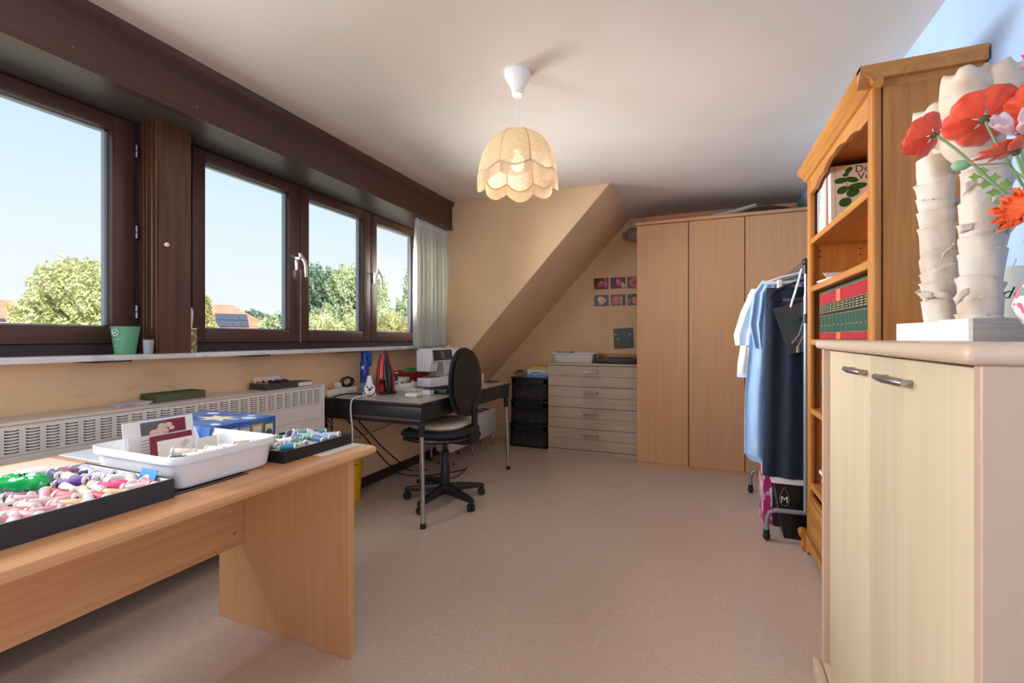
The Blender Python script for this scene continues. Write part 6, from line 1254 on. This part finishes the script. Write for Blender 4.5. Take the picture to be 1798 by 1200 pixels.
def column(x, y, r0, r1, z0, z1, rings, seed):
    rr = random.Random(seed); ks = [(rr.uniform(0, 6.28), rr.uniform(0.05, 0.4)) for _ in range(rings+2)]; mb = MB(); NV = rings*14
    def P(u, v):
        th = 2*PI*u; s = v*rings+0.28*math.sin(v*15+seed)
        s2 = s+(0.10+0.26*math.sin(s*1.7+seed))*math.sin(th+s*1.1+seed); k2 = math.floor(s2); f2 = s2-k2
        r = r0+(r1-r0)*v; r *= 1+0.035*math.sin(2*th+seed+v*3)
        flare = 0.0042*f2**3; rag = 0.0026*math.sin(2*th+k2*2.1)*max(0, (f2-0.6)/0.4)**2+0.0012*math.sin(7*th+k2*1.3)*max(0, (f2-0.8)/0.2)
        rr_ = r+flare+rag-0.0020*(1-min(1, f2/0.25))+0.0016*math.sin(4*th+9*v+seed)
        return (x+rr_*math.cos(th)+0.006*math.sin(3*v+seed), y+rr_*math.sin(th), z0+(z1-z0)*v)
    return mb.surf(P, 64, NV, cu=True)
part(S, 'bark_column', column(0.041, 0.164, 0.031, 0.036, 0.046, 0.462, 9, 2), BARK, 50, local=True)
part(S, 'bark_column', column(0.062, 0.055, 0.038, 0.042, 0.048, 0.430, 8, 5), BARK, 50, local=True)
def flap(x, y, r, z, th0, th1, h_, seed):
    def P(u, v):
        th = th0+(th1-th0)*u; q = r+0.004+0.010*v*math.sin(PI*u)+0.003*math.sin(9*u+seed)*v; return (x+q*math.cos(th), y+q*math.sin(th), z+h_*(v-0.5)+0.05*(u-0.5)*math.sin(seed)*0.6)
    return MB().surf(P, 12, 4)
rr = random.Random(4)
for k in range(16):
    nearc = k % 2; x, y, r = ((0.041, 0.164, 0.033), (0.062, 0.055, 0.040))[nearc]; a = R(rr.uniform(130, 330))
    part(S, 'bark_flap', flap(x, y, r, 0.08+rr.uniform(0, 0.33), a, a+rr.uniform(0.5, 1.3), 0.014, k), BARK, 60, local=True, solid=0.0012)
def pod(c, rad, ln, tilt, yaw, open_, seed, squash=0.8):
    M = Matrix.Translation(c) @ Matrix.Rotation(yaw, 4, 'Z') @ Matrix.Rotation(tilt, 4, 'Y')
    def P(u, v):
        th = -PI*open_+2*PI*open_*u; s = math.sin(PI*(0.12+0.62*v))**0.9; r = rad*s*(1+0.05*math.sin(3*th+seed))
        r += 0.010*max(0, v-0.8)*5*math.sin(4*th+seed)*0.5; z = ln*v+0.012*math.sin(5*th+seed)*max(0, v-0.6)+0.004*math.sin(13*th)*max(0, v-0.9)*10*0.3
        return tuple(M @ Vector((r*math.cos(th), r*math.sin(th)*squash, z)))
    return MB().surf(P, 40, 18)
for (c, rd, ln, tl, yw, op, sd, sq) in (((0.070, 0.190, 0.462), 0.050, 0.142, R(6), R(150), 0.86, 1, 0.85), ((0.046, 0.150, 0.455), 0.044, 0.120, R(26), R(270), 0.6, 3, 0.9),
                                       ((0.058, 0.060, 0.405), 0.058, 0.105, R(12), R(200), 0.9, 4, 0.9), ((0.062, 0.085, 0.462), 0.060, 0.165, R(8), R(215), 0.80, 6, 0.8), ((0.085, 0.062, 0.475), 0.044, 0.150, R(6), R(330), 0.75, 8, 0.85), ((0.055, 0.118, 0.470), 0.036, 0.08, R(35), R(180), 0.6, 9, 0.9)):
    part(S, 'husk_head', pod(c, rd, ln, tl, yw, op, sd, sq), BARK2, 70, local=True, solid=0.002)
# candle with printed word
t = thing('candle', 'white pillar candle with black script behind the vase', 'candle', (0.738, 1.552, KT))
cx, cy = 0.738, 1.552
part(t, 'wax', MB().lathe([(0.001, 0), (0.040, 0), (0.042, 0.003), (0.042, 0.178), (0.040, 0.186), (0.030, 0.184), (0.001, 0.176)], (cx, cy, KT), 32), mat('ivory_wax', srgb(240, 232, 220), 0.45))
part(t, 'wick', MB().tube([(cx-0.004, cy-0.01, KT+0.176), (cx-0.002, cy-0.01, KT+0.192), (cx+0.004, cy-0.008, KT+0.204), (cx+0.002, cy-0.006, KT+0.209)], 0.0013, 5), mat('pale_wick', srgb(220, 206, 190), 0.8))
d_ = Vector((-cx, -cy, 0)).normalized(); rt = Vector((-d_.y, d_.x, 0))
tm = text_mb('Bruder,', 0.040, Matrix.Identity(4), 0.0003, 0.35)
def wrap(mb, cx, cy, r, z, a0):
    o = MB(); o.f = mb.f; o.mi = mb.mi
    for p in mb.v:
        a = a0+p[0]/r; q = r+0.0006+p[2]; o.v.append((cx+q*math.cos(a), cy+q*math.sin(a), z+p[1]))
    return o
a_c = math.atan2(d_.y, d_.x)
part(t, 'script_print', wrap(tm, cx, cy, 0.042, KT+0.118, a_c-0.45), mat('black_ink', srgb(40, 38, 44), 0.6))
ln_ = MB()
for k in range(3): ln_.box(-0.02, 0.012-0.006*k, -0.001, 0.001, 0, 0.0003)
sm_ = MB()
for k in range(4): sm_.raw([(-0.022, -k*0.008, 0), (-0.004-0.003*(k % 2), -k*0.008, 0), (-0.004-0.003*(k % 2), -k*0.008+0.0016, 0), (-0.022, -k*0.008+0.0016, 0)], [(0, 1, 2, 3)])
part(t, 'small_print', wrap(sm_, cx, cy, 0.042, KT+0.085, a_c-0.25), mat('grey_ink', srgb(110, 106, 110), 0.6))
# vase
def vase_mat():
    m = mat('painted_porcelain', srgb(240, 240, 244), 0.12, coat=0.4); n, l, b = nodes(m)
    t = n.new('ShaderNodeTexCoord'); nz = n.new('ShaderNodeTexNoise'); nz.inputs['Scale'].default_value = 30
    mx = n.new('ShaderNodeMixRGB'); mx.blend_type = 'LINEAR_LIGHT'; mx.inputs[0].default_value = 0.02
    v = n.new('ShaderNodeTexVoronoi'); v.inputs['Scale'].default_value = 62
    l.new(t.outputs['Object'], mx.inputs[1]); l.new(t.outputs['Object'], nz.inputs['Vector']); l.new(nz.outputs['Color'], mx.inputs[2]); l.new(mx.outputs[0], v.inputs['Vector'])
    r = ramp(n, [(0.0, srgb(238, 238, 244)), (0.34, srgb(60, 150, 150)), (0.44, srgb(226, 120, 150)), (0.54, srgb(40, 56, 110)), (0.62, srgb(110, 190, 170)), (0.70, srgb(238, 238, 244))]); r.color_ramp.interpolation = 'CONSTANT'
    s_ = n.new('ShaderNodeSeparateColor'); l.new(v.outputs['Color'], s_.inputs[0]); l.new(s_.outputs[0], r.inputs[0])
    sx_ = n.new('ShaderNodeSeparateXYZ'); l.new(t.outputs['Object'], sx_.inputs[0])
    rz = ramp(n, [(0.022, (0, 0, 0, 1)), (0.026, (1, 1, 1, 1)), (0.125, (1, 1, 1, 1)), (0.130, (0, 0, 0, 1))]); l.new(sx_.outputs['Z'], rz.inputs[0])
    m2 = n.new('ShaderNodeMixRGB'); m2.inputs[1].default_value = srgb(240, 240, 246); l.new(rz.outputs[0], m2.inputs[0]); l.new(r.outputs[0], m2.inputs[2]); l.new(m2.outputs[0], b.inputs['Base Color'])
    return m
VX, VY = 0.640, 1.174
t = thing('porcelain_vase', 'round white porcelain vase painted with flowers at the right edge', 'vase', (VX, VY, KT))
part(t, 'body', MB().lathe([(0.001, 0.0), (0.038, 0.0), (0.040, 0.004), (0.038, 0.012), (0.060, 0.034), (0.074, 0.058), (0.076, 0.076), (0.066, 0.104), (0.044, 0.134), (0.034, 0.152), (0.036, 0.168), (0.056, 0.194), (0.060, 0.197), (0.057, 0.198), (0.032, 0.172), (0.030, 0.152), (0.040, 0.13), (0.060, 0.10), (0.001, 0.03)], (VX, VY, KT), 36), vase_mat())
MOUTH = Vector((VX, VY, KT+0.185))
def fmat(name, a, b): return varied(name, a, b, (25, 25, 25), 0.55, 4, 0.2, lo=0.3, hi=0.7, sheen=0.3)
POPPY = fmat('poppy_silk', srgb(242, 88, 44), srgb(232, 58, 32)); ORANGE = fmat('orange_silk', srgb(244, 104, 50), srgb(236, 66, 34)); PINKP = fmat('pale_pink_silk', srgb(240, 206, 212), srgb(232, 190, 200)); MAG = fmat('magenta_silk', srgb(214, 50, 170), srgb(184, 34, 140)); TANG = fmat('tangerine_silk', srgb(246, 120, 44), srgb(240, 86, 34))
STEM = mat('stem_green', srgb(132, 160, 110), 0.6); LEAF = fmat('leaf_silk', srgb(150, 182, 90), srgb(120, 156, 72)); CENTR = fmat('flower_centre', srgb(110, 100, 50), srgb(70, 60, 36))
def flower(label, c, nrm, rad, npet, wide, cup, m, kind, spin=0.0, rows=1, stem=True):
    t = thing('silk_flower', label, 'flower', c)
    nz_ = Vector(nrm).normalized(); M = Matrix.Translation(c) @ nz_.to_track_quat('Z', 'Y').to_matrix().to_4x4()
    rr = random.Random(len(label)*7)
    for row in range(rows):
        for k in range(npet):
            a0 = spin+2*PI*(k+0.5*row)/npet+rr.uniform(-0.06, 0.06); cp = cup*(1+0.35*row)+rr.uniform(-0.08, 0.08); L_ = rad*(1-0.22*row)*rr.uniform(0.93, 1.05)
            def P(u, v, a0=a0, cp=cp, L_=L_, k=k):
                w_ = wide*(math.sin(PI*min(1, 0.10+0.80*v))**0.75 if kind != 'poppy' else min(1, 0.25+1.1*v)*(1-0.25*max(0, v-0.75)*4))
                s = (u-0.5)*2; r = L_*v*(1-0.16*s*s*v if kind == 'poppy' else 1-0.35*s*s*max(0, v-0.7)*3); ang = a0+s*w_*(0.5 if kind == 'poppy' else 0.5/max(v, 0.25)*0.55)
                z = cp*L_*v**1.6+(0.05*L_*math.sin(9*s+k*2)*v*v if kind == 'poppy' else 0.02*L_*s*s)
                return tuple(M @ Vector((r*math.cos(ang), r*math.sin(ang), z+0.002*row+0.0006*k)))
            part(t, 'petal', MB().surf(P, 13 if kind == 'poppy' else 7, 8), m, 70, solid=0.0008)
    part(t, 'centre', MB().add(MB().ell((0, 0, 0.002), rad*0.16, rad*0.16, rad*0.10, 12, 7).ell((0, 0, -0.004), rad*0.12, rad*0.12, rad*0.08, 12, 7), M), CENTR)
    if stem:
        a = Vector(c)-nz_*0.004; b = a-nz_*0.05; q = MOUTH+Vector((0, 0, -0.03))
        pts = []
        for i in range(13):
            f_ = i/12; p0, p1, p2 = a, b+Vector((0, 0, -0.03)), q
            pts.append(p0*(1-f_)**2+p1*2*f_*(1-f_)+p2*f_*f_)
        part(t, 'stem', MB().tube(pts, 0.0026, 7), STEM)
    return t
flower('open red poppy furthest left in the bouquet', (0.452, 1.203, 1.540), (-0.50, 0.70, 0.36), 0.046, 5, 1.9, 0.45, POPPY, 'poppy', 0.4)
flower('large red poppy in front of the husk heads', (0.549, 1.243, 1.572), (0.10, 0.75, 0.62), 0.064, 5, 1.85, 0.40, POPPY, 'poppy', 0.9)
flower('red poppy at the right edge of the bouquet', (0.618, 1.212, 1.565), (0.35, 0.65, 0.65), 0.060, 5, 1.70, 0.30, POPPY, 'poppy', 0.2)
flower('orange many-petalled daisy in the middle of the bouquet', (0.537, 1.120, 1.462), (-0.25, 0.12, 0.95), 0.056, 13, 0.85, 0.14, ORANGE, 'daisy', 0.1, 2)
flower('tangerine flower low on the right of the bouquet', (0.535, 1.070, 1.338), (-0.75, -0.35, 0.35), 0.046, 11, 1.05, 0.55, TANG, 'daisy', 0.3, 2)
flower('pale pink bloom behind the orange daisy', (0.580, 1.190, 1.512), (-0.15, -0.55, 0.80), 0.056, 5, 1.2, 0.7, PINKP, 'poppy', 1.1)
flower('magenta bloom at the top right of the bouquet', (0.648, 1.262, 1.662), (0.55, -0.1, 0.75), 0.055, 8, 1.1, 0.25, MAG, 'daisy', 0.0, 2)
t = thing('fern_leaf', 'lobed green leaf hanging left of the vase', 'leaf', (0.538, 1.195, 1.425))
base = MOUTH+Vector((0, 0.01, -0.01)); tipp = Vector((0.518, 1.195, 1.445))
ax = (tipp-base).normalized(); up = Vector((-0.35, -0.9, 0.25)); sd = ax.cross(up).normalized()
part(t, 'stalk', MB().tube([base, base*0.5+tipp*0.5+Vector((0, 0, 0.015)), tipp], [0.0024, 0.002, 0.001], 6), STEM)
for k in range(5):
    o_ = base.lerp(tipp, 0.42+0.135*k)+Vector((0, 0, 0.010*(1-abs(k-2)/3)))
    for s_ in (-1, 1):
        d_ = (ax*0.75+sd*s_*0.75).normalized(); L_ = 0.036-0.004*k
        side = d_.cross(up).normalized()
        pts = [o_, o_+d_*L_*0.35+side*0.005, o_+d_*L_*0.6+side*0.010, o_+d_*L_*0.72+side*0.004, o_+d_*L_, o_+d_*L_*0.72-side*0.004, o_+d_*L_*0.6-side*0.010, o_+d_*L_*0.35-side*0.005]
        part(t, 'leaflet', MB().raw(pts, [tuple(range(8))]), LEAF, 0, solid=0.0007)
t = thing('green_bud', 'pale green bud between the two bark columns', 'bud', (0.505, 1.225, 1.475))
part(t, 'bud', MB().ell((0.503, 1.225, 1.478), 0.016, 0.010, 0.011, 12, 8), mat('pale_bud_green', srgb(150, 204, 160), 0.5))
part(t, 'stem', MB().tube([(0.517, 1.224, 1.476), (0.56, 1.20, 1.465), (0.60, 1.18, 1.40), tuple(MOUTH+Vector((-0.01, 0, -0.02)))], 0.002, 6), STEM)

# spools that would share a label are told apart by their order from the left
same = {}
for o in list(C.objects):
    if o.parent is None and o.get('category') == 'thread spool': same.setdefault(o['label'], []).append(o)
for lab, os_ in same.items():
    if len(os_) > 1:
        os_.sort(key=lambda o: o.location.y*0.93+o.location.x*0.38)
        for k, o in enumerate(os_):
            c_, rest = lab.split(' thread spool ')
            o['label'] = '%s %s thread spool from the left, %s' % (ORD[k], c_, rest.replace('of the ', 'of ').replace('half buried', 'buried').replace('lying flat', 'flat').replace('in the white basin', 'white basin'))
